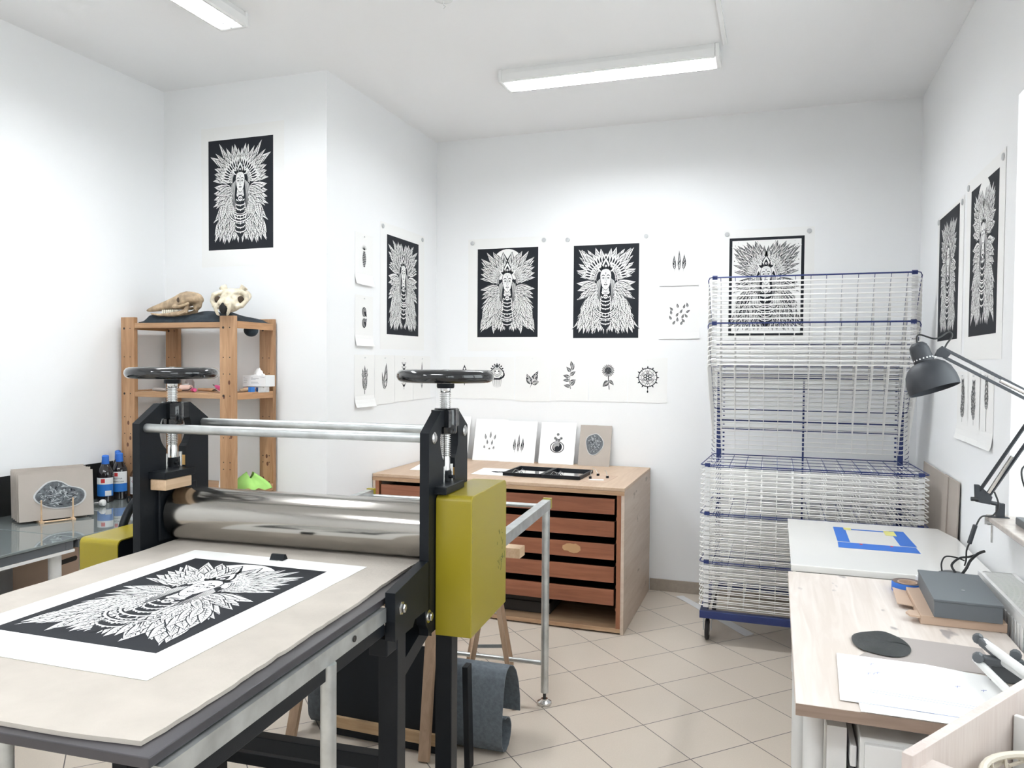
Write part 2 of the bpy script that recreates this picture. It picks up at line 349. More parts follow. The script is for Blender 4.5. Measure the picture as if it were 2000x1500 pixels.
# ---------------------------------------------------------------- prints: line art as thin inked relief
class Art:
    """u right, v up; mirrored about u=0 when sym. colours 0 ink, 1 paper. every shape is laid on its own film of ink"""
    def __init__(s, rnd=1): s.s = []; s.L = 1; s.r = random.Random(rnd)
    def poly(s, pts, c, sym=False, L=None):
        L = s.L if L is None else L
        s.s.append((pts, c, L))
        if sym: s.s.append(([(-x, y) for x, y in pts][::-1], c, L))
    def stroke(s, pts, w0, c, w1=None, sym=False, L=None, mid=None):
        w1 = w0*.15 if w1 is None else w1; n = len(pts); a = []; b = []
        for i, (x, y) in enumerate(pts):
            x0, y0 = pts[max(i-1, 0)]; x1, y1 = pts[min(i+1, n-1)]; dx, dy = x1-x0, y1-y0; l = sqrt(dx*dx+dy*dy) or 1
            t = i/(n-1); w_ = (w0+(w1-w0)*t) if mid is None else (mid*sin(pi*t)+w1)
            a.append((x-dy/l*w_/2, y+dx/l*w_/2)); b.append((x+dy/l*w_/2, y-dx/l*w_/2))
        s.poly(a+b[::-1], c, sym, L)
    def disc(s, x, y, r, c, n=12, ry=None, sym=False, L=None):
        ry = ry or r; s.poly([(x+r*cos(2*pi*i/n), y+ry*sin(2*pi*i/n)) for i in range(n)], c, sym, L)
    def arc(s, x, y, rx, ry, a0, a1, w_, c, n=18, sym=False, L=None):
        s.stroke([(x+rx*cos(a0+(a1-a0)*i/n), y+ry*sin(a0+(a1-a0)*i/n)) for i in range(n+1)], w_, c, w_, sym, L)
    def blade(s, x, y, ang, ln, wd, c, bend=0., base=.12, sym=False, L=None, n=7, tip=1.):
        """leaf outline from base (x,y) in direction ang"""
        ca, sa = cos(ang), sin(ang); up = []; dn = []
        for i in range(n+1):
            t = i/n; h = wd*(sin(pi*min(1, t**.75*tip))*.5*(1-t*.15)+base*.5*(1-t)); cx_ = t*ln; cy_ = bend*ln*t*t
            for l_, sg in ((up, 1), (dn, -1)):
                X, Y = cx_, cy_+sg*h; l_.append((x+X*ca-Y*sa, y+X*sa+Y*ca))
        s.poly(up+dn[::-1][1:], c, sym, L)
    def feather(s, x, y, ang, ln, wd, bend=0., sym=True, barbs=9, inv=False, L=None):
        L = s.L if L is None else L; W, K = (0, 1) if inv else (1, 0)
        s.blade(x, y, ang, ln*1.05, wd*1.25, K, bend, sym=sym, L=L)
        s.blade(x, y, ang, ln, wd, W, bend, sym=sym, L=L+1)
        ca, sa = cos(ang), sin(ang)
        def pt(t, h):
            X, Y = t*ln, bend*ln*t*t+h; return (x+X*ca-Y*sa, y+X*sa+Y*ca)
        for i in range(barbs):
            t0 = .10+.80*i/barbs; t1 = min(.97, t0+.16)
            hh = wd*.5*sin(pi*min(1, t1**.75))*.92+.002
            for sg in (-1, 1):
                if (i*7+int(sg)+int(x*91)) % 5 == 0 and barbs > 6: continue
                p0 = pt(t0, sg*wd*.04); p1 = pt(t1, sg*hh); p2 = pt(t0+.055, sg*wd*.05)
                s.poly([p0, p1, p2], K, sym, L+2)
        s.stroke([pt(0, 0), pt(.5, 0), pt(.95, 0)], wd*.09, K, wd*.02, sym, L+2)
        return L+3
    def face(s, x, y, k, dark_lips=False):
        L = s.L = s.L+1
        E = [(0, 1.0), (.34, .95), (.58, .74), (.66, .42), (.64, .05), (.58, -.28), (.44, -.62), (.22, -.88), (0, -.98)]
        P = E+[(-a, b) for a, b in E[-2:0:-1]]
        f = lambda a, b: (x+a*k*.78, y+b*k)
        s.poly([f(a*1.08, b*1.05) for a, b in P], 0, L=L); s.poly([f(a, b) for a, b in P], 1, L=L+1); L += 2
        S = lambda pts, w_, c=0, w1=None, mid=None: s.stroke([f(*p) for p in pts], w_*k, c, None if w1 is None else w1*k, True, L, None if mid is None else mid*k)
        S([(.07, .30), (.22, .42), (.40, .42), (.55, .28)], .05, 0, .02, .075)
        s.poly([f(.12, .14), f(.22, .22), f(.36, .22), f(.5, .12), f(.36, .07), f(.22, .06)], 0, True, L)
        s.poly([f(.17, .135), f(.24, .18), f(.35, .18), f(.43, .125), f(.34, .095), f(.23, .09)], 1, True, L+1)
        s.disc(*f(.30, .14), .05*k, 0, 8, sym=(x == 0), L=L+2)
        if x != 0: s.disc(*f(-.30, .14), .05*k, 0, 8, L=L+2)
        S([(.14, .02), (.30, -.03), (.46, .03)], .02, 0, .01)
        S([(.06, .26), (.05, .02), (.13, -.20), (.10, -.27), (.03, -.25)], .03, 0, .02)
        s.poly([f(-.07, -.28), f(0, -.245), f(.07, -.28), f(0, -.31)], 0, L=L)
        lip = [(-.24, -.47), (-.09, -.41), (0, -.44), (.09, -.41), (.24, -.47), (.12, -.56), (0, -.585), (-.12, -.56)]
        s.poly([f(*p) for p in lip], 0, L=L); s.poly([f(-.14, -.485), f(.14, -.485), f(.08, -.54), f(-.08, -.54)], 1, L=L+1)
        s.stroke([f(-.2, -.475), f(0, -.47), f(.2, -.475)], .014*k, 0, .014*k, L=L+2)
        for i in range(5): S([(.60-.02*i, -.02-.10*i), (.46-.02*i, -.10-.09*i)], .022, 0, .004)
        for i in range(3): S([(.10+.12*i, .86-.05*i), (.08+.10*i, .66)], .02, 0, .004)
        s.stroke([f(0, -.66), f(0, -.80)], .035*k, 0, .02*k, L=L)
        s.poly([f(0, .72), f(.07, .58), f(0, .44), f(-.07, .58)], 0, L=L); s.disc(*f(0, .58), .025*k, 1, 6, L=L+1)
        s.disc(*f(.36, -.1), .014*k, 0, 6, sym=(x == 0), L=L); s.disc(*f(.44, -.06), .014*k, 0, 6, sym=(x == 0), L=L)
        s.L = L+3
def shaman(seed, fc=.30, k=.26, bg=0, top='fan', low='leaf', W=.93, HT=1.36, halo=1.35):
    A = Art(seed); R = A.r
    if bg:  # pale ground inside a black rim
        A.poly([(-W, -HT), (W, -HT), (W, HT), (-W, HT)], 1); A.L += 1
        for i in range(46): A.disc(R.uniform(.05, W-.05), R.uniform(.2, HT-.04), R.uniform(.006, .016), 0, 6, sym=True)
    def reach(a, y0, lim=1.):
        dx, dy = cos(a), sin(a); t = 9
        if dx > 1e-3: t = min(t, (W-.02)/dx)
        if dy > 1e-3: t = min(t, (HT-.03-y0)/dy)
        if dy < -1e-3: t = min(t, (HT-.07+y0)/-dy)
        return t*lim
    inv = bool(bg)
    lay = A.L
    if top == 'fan' and not bg: A.disc(0, fc+.55, .52, 1, 30, L=lay); lay += 1
    # wing and crown plumes, far to near
    n = 13
    for ring, (lim, wd, cnt) in enumerate(((1.0, .20, 19), (.92, .15, 18), (.78, .13, 18), (.62, .11, 15))):
        for i in range(cnt):
            a = radians(-86+174*(i+.5*(ring % 2))/cnt)
            r0 = .28; y0 = fc+(.05 if a > 0 else -.12)
            ln = reach(a, y0, lim)*R.uniform(.93, 1.0)-r0
            if ln < .12: continue
            A.feather(r0*cos(a), y0+r0*sin(a), a+R.uniform(-.06, .06), ln, wd*R.uniform(.85, 1.2), R.uniform(-.12, .12), True, 11, inv, lay+(i % 4)*3)
        lay += 12
    # lower dress of drooping leaves
    rows = 5
    for q in range(rows):
        yy = -HT+.50+q*(fc-.42+HT-.50)/rows; cnt = 7
        for i in range(cnt):
            xx = .08+(W-.20)*(i+.4*(q % 2))/cnt*(1-.05*q)
            if low == 'leaf': a = radians(-92+42*i/cnt)
            else: a = radians(-88+10*i/cnt)
            ln = min(R.uniform(.34, .5), (yy+HT-.07)/max(.2, -sin(a)))
            A.feather(xx, yy, a, ln, R.uniform(.10, .15), R.uniform(-.2, .25), True, 6, inv if q % 2 == 0 else inv, lay+(i % 3)*3)
        lay += 9
    # curls
    for i in range(12):
        yy = -HT+.35+i*.10; xx = R.uniform(.22, .5); r = R.uniform(.04, .07)
        pts = [(xx+r*(1-t/9.)*cos(t*.8), yy+r*(1-t/9.)*sin(t*.8)) for t in range(9)]
        A.stroke(pts, .03, 0, .012, True, lay); A.stroke(pts, .014, 1, .006, True, lay+1)
    lay += 2
    # centre column: necklaces, beads and pendants
    A.poly([(-.12, fc-.1), (.12, fc-.1), (.15, -HT+.36), (0, -HT+.14), (-.15, -HT+.36)], 0, L=lay); lay += 1
    yy = fc-k*1.25
    for i in range(9):
        y1 = yy-i*.115
        if y1 < -HT+.2: break
        r = .13+.02*(i % 3)
        A.arc(0, y1+.04, r, .075, pi*1.05, pi*1.95, .022, 1, 10, L=lay)
        A.disc(0, y1-.055, .018, 1, 8, L=lay)
        for sx in (.05, .095): A.disc(sx, y1-.045+.012*(sx > .06), .012, 1, 6, sym=True, L=lay)
    for (ya, ra) in ((fc-k*2.9, .30), (fc-k*3.3, .36)):
        if ya-ra*.5 > -HT+.1:
            A.arc(0, ya+.12, ra, ra*.75, pi*1.1, pi*1.9, .07, 0, 16, L=lay+1); A.arc(0, ya+.12, ra, ra*.75, pi*1.1, pi*1.9, .028, 1, 16, L=lay+2)
            for i in range(9):
                a = pi*(1.14+.72*i/8); A.poly([(ra*1.04*cos(a)-.015, ya+.12+ra*.78*sin(a)), (ra*1.04*cos(a)+.015, ya+.12+ra*.78*sin(a)), (ra*1.25*cos(a), ya+.12+ra*.98*sin(a))], 1, L=lay+2)
    A.disc(0, fc-k*1.62, .085, 0, 14, L=lay+3); A.disc(0, fc-k*1.62, .068, 1, 14, L=lay+4); A.disc(0, fc-k*1.62, .045, 0, 12, ry=.025, L=lay+5); A.disc(0, fc-k*1.62, .014, 1, 8, L=lay+6)
    # hair
    A.blade(.20, fc+.12, radians(-92), .95, .17, 0, .06, sym=True, L=lay+3)
    for j in range(6):
        x0 = .15+.022*j; A.stroke([(x0, fc+.05-.02*j), (x0+.03, fc-.35), (x0+.02+.012*j, fc-.76+.03*j)], .011, 1, .004, True, lay+4)
    for dy in (.28, .40, .52): A.disc(.27, fc-dy, .03, 1, 10, sym=True, L=lay+5); A.disc(.27, fc-dy, .014, 0, 8, sym=True, L=lay+6)
    for j in range(3): A.feather(.25+.03*j, fc-.56, radians(-100+8*j), .32, .07, 0, True, 5, False, lay+7+3*j)
    lay += 16
    # halo and crest
    for i in range(11):
        a = radians(4+86*i/10); r = k*halo*1.15
        if top == 'fan': A.feather(r*.8*cos(a), fc+.06+r*.8*sin(a), a, .20+.10*(i/10), .075, 0, True, 4, False, lay+(i % 2)*3)
        elif top == 'horn': A.feather(r*.8*cos(a), fc+.06+r*.8*sin(a), a+.25, .34, .06, .3, True, 4, i % 2 == 0, lay+(i % 2)*3)
        else: A.blade(r*.8*cos(a), fc+.06+r*.8*sin(a), a, .3, .1, 1, .1, sym=True, L=lay+(i % 2)*3); A.blade(r*.85*cos(a), fc+.06+r*.85*sin(a), a, .2, .05, 0, .1, sym=True, L=lay+1+(i % 2)*3)
    lay += 6
    for r, c, w_ in ((1.22, 0, .14), (1.30, 1, .03), (1.10, 1, .022)):
        A.arc(0, fc+.03, k*r*.86, k*r*1.02, radians(-12), radians(192), k*w_*1.6, c, 26, L=lay); lay += 1
    for i in range(15):
        a = radians(-4+94*i/14); A.disc(k*1.2*.86*cos(a), fc+.03+k*1.2*1.02*sin(a), .014, 1, 7, sym=True, L=lay)
    A.blade(0, fc+k*.72, pi/2, k*1.45, k*.9, 0, 0, L=lay+1); A.blade(0, fc+k*.8, pi/2, k*1.25, k*.7, 1, 0, L=lay+2)
    A.blade(0, fc+k*.9, pi/2, k*.85, k*.42, 0, 0, L=lay+3); A.disc(0, fc+k*1.28, k*.11, 1, 10, L=lay+4); A.disc(0, fc+k*1.28, k*.05, 0, 8, L=lay+5)
    for j in (1, 2): A.blade(.05*j, fc+k*.78, pi/2-.42*j, k*(1.15-.2*j), k*.4, 1, 0, sym=True, L=lay+1); A.blade(.055*j, fc+k*.84, pi/2-.42*j, k*(.85-.2*j), k*.2, 0, 0, sym=True, L=lay+2)
    A.L = lay+6
    # neck and face
    A.poly([(-.09, fc-k*.6), (.09, fc-k*.6), (.11, fc-k*1.25), (-.11, fc-k*1.25)], 1); A.L += 1
    for j in range(3): A.stroke([(.02+.03*j, fc-k*.95), (.025+.035*j, fc-k*1.2)], .01, 0, .004, True)
    A.face(0, fc, k)
    return A
def border_art(A, W, HT):
    return A
# small motifs -----------------------------------------------------
def motif(kind):
    A = Art(hash(kind) % 97 if False else sum(map(ord, kind))); R = A.r
    F = lambda x, y, a, l, w_, bend=0, b=7, L=1: A.feather(x, y, radians(a), l, w_, bend, False, b, True, L)
    if kind == 'three_feathers':
        F(-.34, -.8, 97, 1.15, .26, -.08); F(0, -.9, 90, 1.65, .24, 0, 9); F(.34, -.8, 83, 1.2, .28, .08)
        for x in (-.34, 0, .34): A.stroke([(x, -.75), (x*1.0, -1.0)], .03, 0)
    elif kind == 'many_feathers':
        for i, (x, y) in enumerate(((-.1, .5), (.3, .45), (.62, .55), (-.5, .3), (.05, .1), (.5, .15), (-.6, 0), (-.25, -.15), (.2, -.3), (.6, -.25), (-.6, -.4), (-.15, -.55), (.4, -.6), (-.5, -.75), (.1, -.8))):
            F(x, y-.1, 60+R.uniform(-50, 80), .36, .16, .1, 4)
    elif kind == 'scattered_feathers':
        for x, y, l in ((-.45, .15, .7), (.0, .25, .85), (.42, .15, .65), (-.25, -.35, .6), (.2, -.4, .65), (-.5, -.75, .4), (0, -.85, .25), (.4, -.8, .4)): F(x, y-.1, 90-x*25, l*.8, .17, 0, 5)
    elif kind == 'peacock':
        for (x, y, a, l, w_) in ((-.1, -.7, 62, 1.3, .55), (-.15, -.7, 112, .95, .5), (0, -.65, 20, .6, .4)):
            L = F(x, y, a, l, w_, 0, 12, A.L); ex, ey = x+l*.72*cos(radians(a)), y+l*.72*sin(radians(a))
            A.disc(ex, ey, .13, 0, 12, L=L); A.disc(ex, ey, .10, 1, 12, L=L+1); A.disc(ex, ey, .06, 0, 10, L=L+2); A.L = L+4
        A.stroke([(-.05, -.6), (-.2, -1.0)], .06, 0)
    elif kind == 'branch':
        A.stroke([(.1, -1), (0, -.3), (.1, .4), (.25, .9)], .05, 0, L=1)
        for i, (x, y, a) in enumerate(((.1, .35, 125), (.15, .5, 60), (.22, .7, 95), (0, -.05, 160), (.05, .1, 30), (.02, -.3, 175), (.02, -.45, 15), (.08, -.8, 165), (.1, -.7, 40))): F(x, y, a, .55, .27, .1, 5, 2+(i % 3)*3)
    elif kind == 'sunflower':
        for i in range(20): A.blade(0+.22*cos(i*.314), .5+.22*sin(i*.314), i*.314, .3, .13, 0, L=1+(i % 2)); 
        for i in range(20): A.blade(0+.26*cos(i*.314), .5+.26*sin(i*.314), i*.314, .2, .05, 1, L=3)
        A.disc(0, .5, .24, 0, 20, L=4)
        for i in range(22): a = i*2.4; r = .045*sqrt(i); A.disc(r*cos(a), .5+r*sin(a), .014, 1, 6, L=5)
        A.stroke([(.02, .2), (.05, -.4), (.1, -1)], .07, 0, .06, L=1); F(.06, -.35, 215, .65, .42, .1, 6, 2); F(.08, -.3, -25, .5, .26, -.3, 6, 2)
    elif kind == 'mandala':
        A.arc(0, 0, .72, .72, 0, 2*pi, .07, 0, 36); A.arc(0, 0, .5, .5, 0, 2*pi, .03, 0, 30)
        for i in range(12):
            a = i*pi/6; A.blade(.72*cos(a), .72*sin(a), a, .2, .1, 0); A.disc(.61*cos(a+.26), .61*sin(a+.26), .04, 0, 8)
        for i in range(6):
            a = i*pi/3+pi/6; A.blade(.08*cos(a), .08*sin(a), a, .5, .26, 0, L=2); A.blade(.14*cos(a), .14*sin(a), a, .38, .16, 1, L=3); A.blade(.2*cos(a), .2*sin(a), a, .25, .07, 0, L=4)
        A.disc(0, 0, .12, 0, L=5); A.disc(0, 0, .07, 1, L=6); A.stroke([(0, -.8), (0, -1.05)], .05, 0, .03); A.disc(0, -1.12, .06, 0, ry=.1)
    elif kind == 'pinecone':
        for r in range(9):
            n = 3+min(r, 8-r)//1; wv = .10+.20*sin(pi*(r+1)/10.5)
            for i in range(n): A.blade((-1+2*(i+.5)/n)*wv*1.1, -.75+r*.15, radians(-90+(-1+2*(i+.5)/n)*-25), .17, .14, 0, L=30-r*3); A.blade((-1+2*(i+.5)/n)*wv*1.1, -.75+r*.15, radians(-90), .10, .05, 1, L=31-r*3)
        for i in range(15): A.stroke([(0, .55), (.45*cos(radians(10+160*i/14)), .6+.4*sin(radians(10+160*i/14)))], .03, 0, L=2)
    elif kind == 'shells':
        for y, sg in ((.5, 1), (-.45, -1)):
            A.disc(0, y, .36, 0, 22, ry=.42, L=1)
            for i in range(5): A.arc(.02, y-.04*sg, .30-.05*i, .36-.06*i, .3, 5.2, .014, 1, 16, L=2)
            A.poly([(.1, y-.3*sg), (.42, y-.42*sg), (.38, y-.1*sg)], 0, L=1)
    elif kind == 'tulip':
        for i, (a, l, w_) in enumerate(((70, .95, .3), (110, .95, .3), (90, 1.1, .34), (55, .7, .22), (125, .7, .22))): F(0, -.3, a, l, w_, 0, 6, 1+i*3)
        F(0, -.8, 60, .9, .24, .2, 6, 20); F(0, -.8, 120, .9, .24, -.2, 6, 23); A.stroke([(0, -.3), (0, -1.05)], .08, 0, .06, L=2)
    elif kind == 'leafy_feather':
        F(0, -.9, 80, 1.9, .55, .05, 13); F(-.05, -.9, 112, 1.3, .3, -.1, 8, 5)
    elif kind == 'snow':
        A.stroke([(0, -1), (0, 1)], .05, 0, .04)
        for i in range(6):
            y = -.8+i*.3
            for s_ in (-1, 1): A.blade(0, y, radians(90-s_*50), .32, .13, 0, L=2); A.disc(s_*.28, y+.24, .05, 0, 8, L=2)
    elif kind == 'skinny':
        F(0, -1, 90, 2, .34, 0, 14)
    elif kind == 'pendant':
        A.poly([(0, 1), (.3, .3), (.12, .1), (.22, -.2), (0, -1), (-.22, -.2), (-.12, .1), (-.3, .3)], 0, L=1)
        for i in range(5): A.poly([(0, .75-i*.3), (.1, .6-i*.3), (0, .5-i*.3), (-.1, .6-i*.3)], 1, L=2)
    elif kind == 'mask':
        A.blade(0, -.35, pi/2, 1.3, 1.1, 0, 0, .5, L=1); A.blade(0, -.2, pi/2, 1.05, .9, 1, 0, .5, L=2)
        for r in (.38, .3, .22): A.arc(0, .3, r, r, 0, 2*pi, .03, 0, 22, L=3)
        for i in range(9): A.stroke([(-.4+.1*i, -.2), (-.32+.08*i, -.9-.1*sin(pi*i/8))], .035, 0, .01, L=3)
        A.arc(0, .05, .4, .3, pi, 2*pi, .05, 0, L=4); A.disc(.16, .35, .06, 0, sym=True, L=4); A.disc(0, .75, .09, 0, L=4)
        for i in range(11): a = radians(-20+220*i/10); A.blade(.45*cos(a), .35+.5*sin(a), a, .2, .12, 0, L=1)
    elif kind == 'herb' or kind == 'herb_b':
        b = .12 if kind == 'herb' else -.14
        A.stroke([(0, -1), (b, 0), (0, 1)], .04, 0, .02)
        for i in range(12):
            y = -.75+i*.14
            for s_ in (-1, 1): F(b*(1-abs(y)), y, 90-s_*(40+R.uniform(-12, 12)), .62 if i < 8 else .40, .26, .1*s_, 3, 2+(i % 2)*3)
    elif kind == 'thistle':
        A.stroke([(0, -1.1), (0, .2)], .05, 0, .05)
        for i in range(10):
            for s_ in (-1, 1): F(0, -.15+i*.1, 90-s_*(34-i*2), .62, .24, 0, 3, 2+(i % 2)*3)
    elif kind == 'jar':
        A.disc(0, -.35, .62, 0, 26, ry=.5, L=1); A.disc(0, -.35, .55, 1, 26, ry=.44, L=2); A.disc(0, -.35, .42, 0, 24, ry=.42, L=3)
        for i in range(7): A.arc(0, -.3, .1+.04*i, .08+.045*i, .2*i, 3+.2*i, .016, 1, 12, L=4)
        for x, y in ((0, .75), (-.22, .42), (.3, .42), (-.1, .3), (.12, .27)): A.disc(x, y, .12, 0, 12, L=1); A.arc(x, y, .07, .07, 0, 2*pi, .016, 1, 10, L=2)
    elif kind == 'block':
        A.disc(0, 0, .9, 0, 22, ry=.8, L=1)
        for i in range(16): A.blade(R.uniform(-.5, .5), R.uniform(-.4, .4), R.uniform(0, 6.28), .4, .16, 1, .2, L=2); 
        for i in range(16): A.blade(R.uniform(-.5, .5), R.uniform(-.4, .4), R.uniform(0, 6.28), .3, .1, 0, .2, L=3)
    return A
DZ = 1.0e-5
def art_mesh(A, name, su, sv, mats, parent, base, mapf):
    """mapf(u,v,h) -> local 3-D"""
    g = G()
    for pts, c, L in A.s:
        q = [mapf(x*su, y*sv, base+L*DZ) for x, y in pts]
        g.use(c).add(q, [tuple(range(len(q)))])
    o = bpy.data.objects.new(name, None)
    me = bpy.data.meshes.new(name); me.from_pydata(g.v, [], g.f)
    for m_ in mats: me.materials.append(m_)
    me.polygons.foreach_set('material_index', g.m); me.update()
    bpy.data.objects.remove(o); o = bpy.data.objects.new(name, me); COL.objects.link(o); o.parent = parent; return o
def sheet(name, label, cat, W_, HH, loc, rot, group=None, curl=0, lift=.0012, matp=None, warp=0, th=.0006):
    """paper centred on its middle in its own xy-plane, +z towards the viewer"""
    t = empty(name, loc, label, cat, group=group, rot=rot)
    g = G(); rr = random.Random(int(W_*1000+HH*777))
    n, mm = 10, 14
    def f(u, v_):
        x = (u-.5)*W_; y = (v_-.5)*HH
        z = lift+curl*max(0, .25-v_)**2*1.0+warp*sin(u*5+v_*3)*.5*(abs(v_-.5)*2)**3+warp*.5
        e = .0010
        if u in (0, 1): x += rr.uniform(-e, e)
        if v_ in (0, 1): y += rr.uniform(-e, e)
        return (x, y, z)
    g.grid(n, mm, f)
    k = len(g.v); g.v += [(x, y, z-th) for x, y, z in g.v]; nf = [tuple(reversed([k+i for i in fc_])) for fc_ in g.f]
    g.f += nf; g.m += [0]*len(nf)
    ring = [i for i in range(n+1)]+[(n+1)*j+n for j in range(1, mm+1)]+[(n+1)*mm+i for i in range(n-1, -1, -1)]+[(n+1)*j for j in range(mm-1, 0, -1)]
    for a, b in zip(ring, ring[1:]+ring[:1]): g.f.append((a, a+k, b+k, b)); g.m.append(0)
    g.put('paper', matp or PAPER, t)
    return t
def pins(t, pts, r=.016, z=.0012, nm='round_magnet', m_=None):
    for x, y in pts: G().lathe([(r, 0), (r, .004), (r*.8, .006)], 16, (x, y, z)).put(nm, m_ or MATS['magnet_grey'], t, smooth=True)
mat('magnet_grey', (.50, .51, .52), .4)
def small(kind, label, W_, HH, loc, rot, group=None, k=.38, dy=.02, pin=True, curl=.10, nm='small_print', km=None, matp=None):
    t = sheet(nm, label, 'print', W_, HH, loc, rot, group, curl=curl if curl else 0, lift=.0015, matp=matp)
    A = motif(kind); s_ = (km or k)*W_*.86
    art_mesh(A, 'motif', s_, s_, (INK, matp or PAPER), t, .0018 if not curl else .0022, lambda u, v_, h: (u, v_+dy, h))
    if pin: G().lathe([(.004, 0), (.003, .005), (.006, .008)], 10, (0, HH/2-.02, .002)).put('pin', CLIPW, t)
    return t
def big(A, label, W_, HH, iw, ih, loc, rot, group=None, di=(0, 0), curl=0, pins_=True, warp=0, white_rim=False):
    t = sheet('art_print', label, 'print', W_, HH, loc, rot, group, warp=warp, lift=.0012, curl=curl)
    b = .0016+warp
    o = G().box(-iw/2+di[0], iw/2+di[0], -ih/2+di[1], ih/2+di[1], b-.0003 if not warp else b-.0006, b).put('ink_block', INK, t)
    art_mesh(A, 'line_drawing', iw/2/1.0, ih/2/1.42, (INK, PAPER), t, b+.00003, lambda u, v_, h: (u+di[0], v_+di[1], h))
    if pins_: pins(t, [(s*(W_/2-.035), HH/2-.03) for s in (-1, 1)], z=.0012+warp)
    return t
RB = (pi/2, 0, 0)            # on a wall facing -y
RA = (pi/2, 0, pi/2)         # on a wall facing +x
RR = (pi/2, 0, -pi/2)        # on a wall facing -x
GP = 'large portrait prints pinned on the walls'
big(shaman(1, .32, .31), 'large black portrait print with round halo crown, left one on the back wall', .65, .87, .492, .682, (-1.962, YB, 2.166), RB, di=(0, .015))
big(shaman(2, .36, .32, top='leafy', low='drop', halo=1.5), 'large black portrait print with leafy headdress, second from left on the back wall', .655, .865, .488, .686, (-1.195, YB, 2.161), RB, di=(0, .012))
big(shaman(3, .32, .27, bg=1, top='fan', W=.92, HT=1.34), 'large pale portrait print with black rim, hanging behind the wire drying rack', .605, .87, .49, .68, (-.07, YB, 2.143), RB, di=(-.006, .036))
big(shaman(4, .38, .27, top='horn', low='drop', halo=1.2), 'large portrait print with horned headdress on the alcove side wall', .69, .87, .495, .69, (XA, 5.005, 2.166), RA, di=(-.003, .014))
big(shaman(5, .30, .26, top='leafy', low='drop', W=.88, HT=1.32), 'large portrait print with mushroom crown above the pine shelf', .62, .875, .486, .688, (-3.168, YR, 2.672), RB, di=(-.012, .012), pins_=False)
big(shaman(6, .36, .27, top='horn', low='drop', W=.80, HT=1.30), 'tall dark portrait print farther along the right wall', .66, .79, .50, .69, (XR, 4.67, 2.095), RR, di=(-.02, .03), warp=.001)
big(shaman(7, .40, .26, top='fan', low='leaf', W=.84, HT=1.30), 'tall dark feathered portrait print nearer the window on the right wall', .67, .86, .485, .69, (XR, 3.95, 2.10), RR, di=(0, .025), warp=.001)
GS = None
small('three_feathers', 'small print of three upright dark feathers pinned high on the back wall', .275, .335, (-.665, YB, 2.368), RB)
small('many_feathers', 'small print of scattered little feathers, left of the drying rack', .285, .325, (-.660, YB, 1.985), RB)
for kd, x0, x1, lb in (('pendant', -2.44, -2.187, 'small print of a pointed pendant half hidden by the right handwheel'), ('mask', -2.184, -1.90, 'small print of an ornate mask right of the handwheel rim'), ('peacock', -1.892, -1.616, 'small print of peacock feathers in the bottom row of the back wall'), ('branch', -1.608, -1.319, 'small print of a leafy branch between peacock and sunflower prints'), ('sunflower', -1.312, -1.028, 'small print of a sunflower in the bottom row of the back wall'), ('mandala', -1.020, -.738, 'small print of a round mandala, rightmost of the bottom row')):
    small(kd, lb, x1-x0, .325 if kd != 'peacock' else .345, ((x0+x1)/2, YB, 1.523), RB, curl=.03)
small('pinecone', 'small print of a pinecone on the alcove side wall, topmost', .232, .335, (XA, 4.444, 2.309), RA, curl=.25)
small('shells', 'small print of two shells below the pinecone print', .232, .33, (XA, 4.445, 1.909), RA, curl=.25)
for kd, y0, y1, z0, lb, c in (('tulip', 4.325, 4.584, 1.345, 'small curling print of an iris flower, leftmost of the alcove bottom row', .3), ('leafy_feather', 4.588, 4.868, 1.352, 'small print of a single broad feather, second in the alcove bottom row', .05), ('snow', 4.872, 5.16, 1.358, 'small print of a twig with tiny blooms behind the right handwheel', .05), ('skinny', 5.165, 5.465, 1.362, 'small print of one slim feather next to the alcove corner', .05)):
    small(kd, lb, y1-y0, 1.688-z0, (XA, (y0+y1)/2, (1.688+z0)/2), RA, curl=c, k=.46 if kd == 'tulip' else .4)
for kd, y, lb in (('herb', 4.29, 'small print of a leafy herb on the right wall, farthest from the window'), ('herb_b', 4.06, 'small print of a bushy herb, middle one of three on the right wall'), ('thistle', 3.835, 'small print of a thistle-like stem on the right wall nearest the window')):
    small(kd, lb, .235, .335, (XR, y, 1.447), RR, curl=.2, k=.46, km=.5)
# ---------------------------------------------------------------- etching press (local x along the roller, y away from the camera)
PA = radians(3.4); PC = Vector((-1.534, 2.269, 0))
def PW(x, y, z): return (PC.x+x*cos(PA)-y*sin(PA), PC.y+x*sin(PA)+y*cos(PA), z)
press = empty('etching_press', PC, 'big black etching press with steel roller, two handwheels and yellow gear covers', 'printing press', PA)
def half_plate(sg):
    p = [(-.18, .80), (0, .80), (0, 1.0), (-.05, 1.0), (-.05, 1.322)]
    a0, a1 = atan2(-.067, -.05), pi-.55
    for i in range(9):
        a = -atan2(.067, .05)*0+(pi+atan2(.067, .05))+(a1-(pi+atan2(.067, .05)))*i/8; p.append((.084*cos(a), 1.389+.084*sin(a)))
    p += [(0, 1.433), (0, 1.486), (-.078, 1.486), (-.18, 1.422)]
    return [(sg*y, z) for y, z in p]
FX = lambda u, v_, h: (h, u, v_)
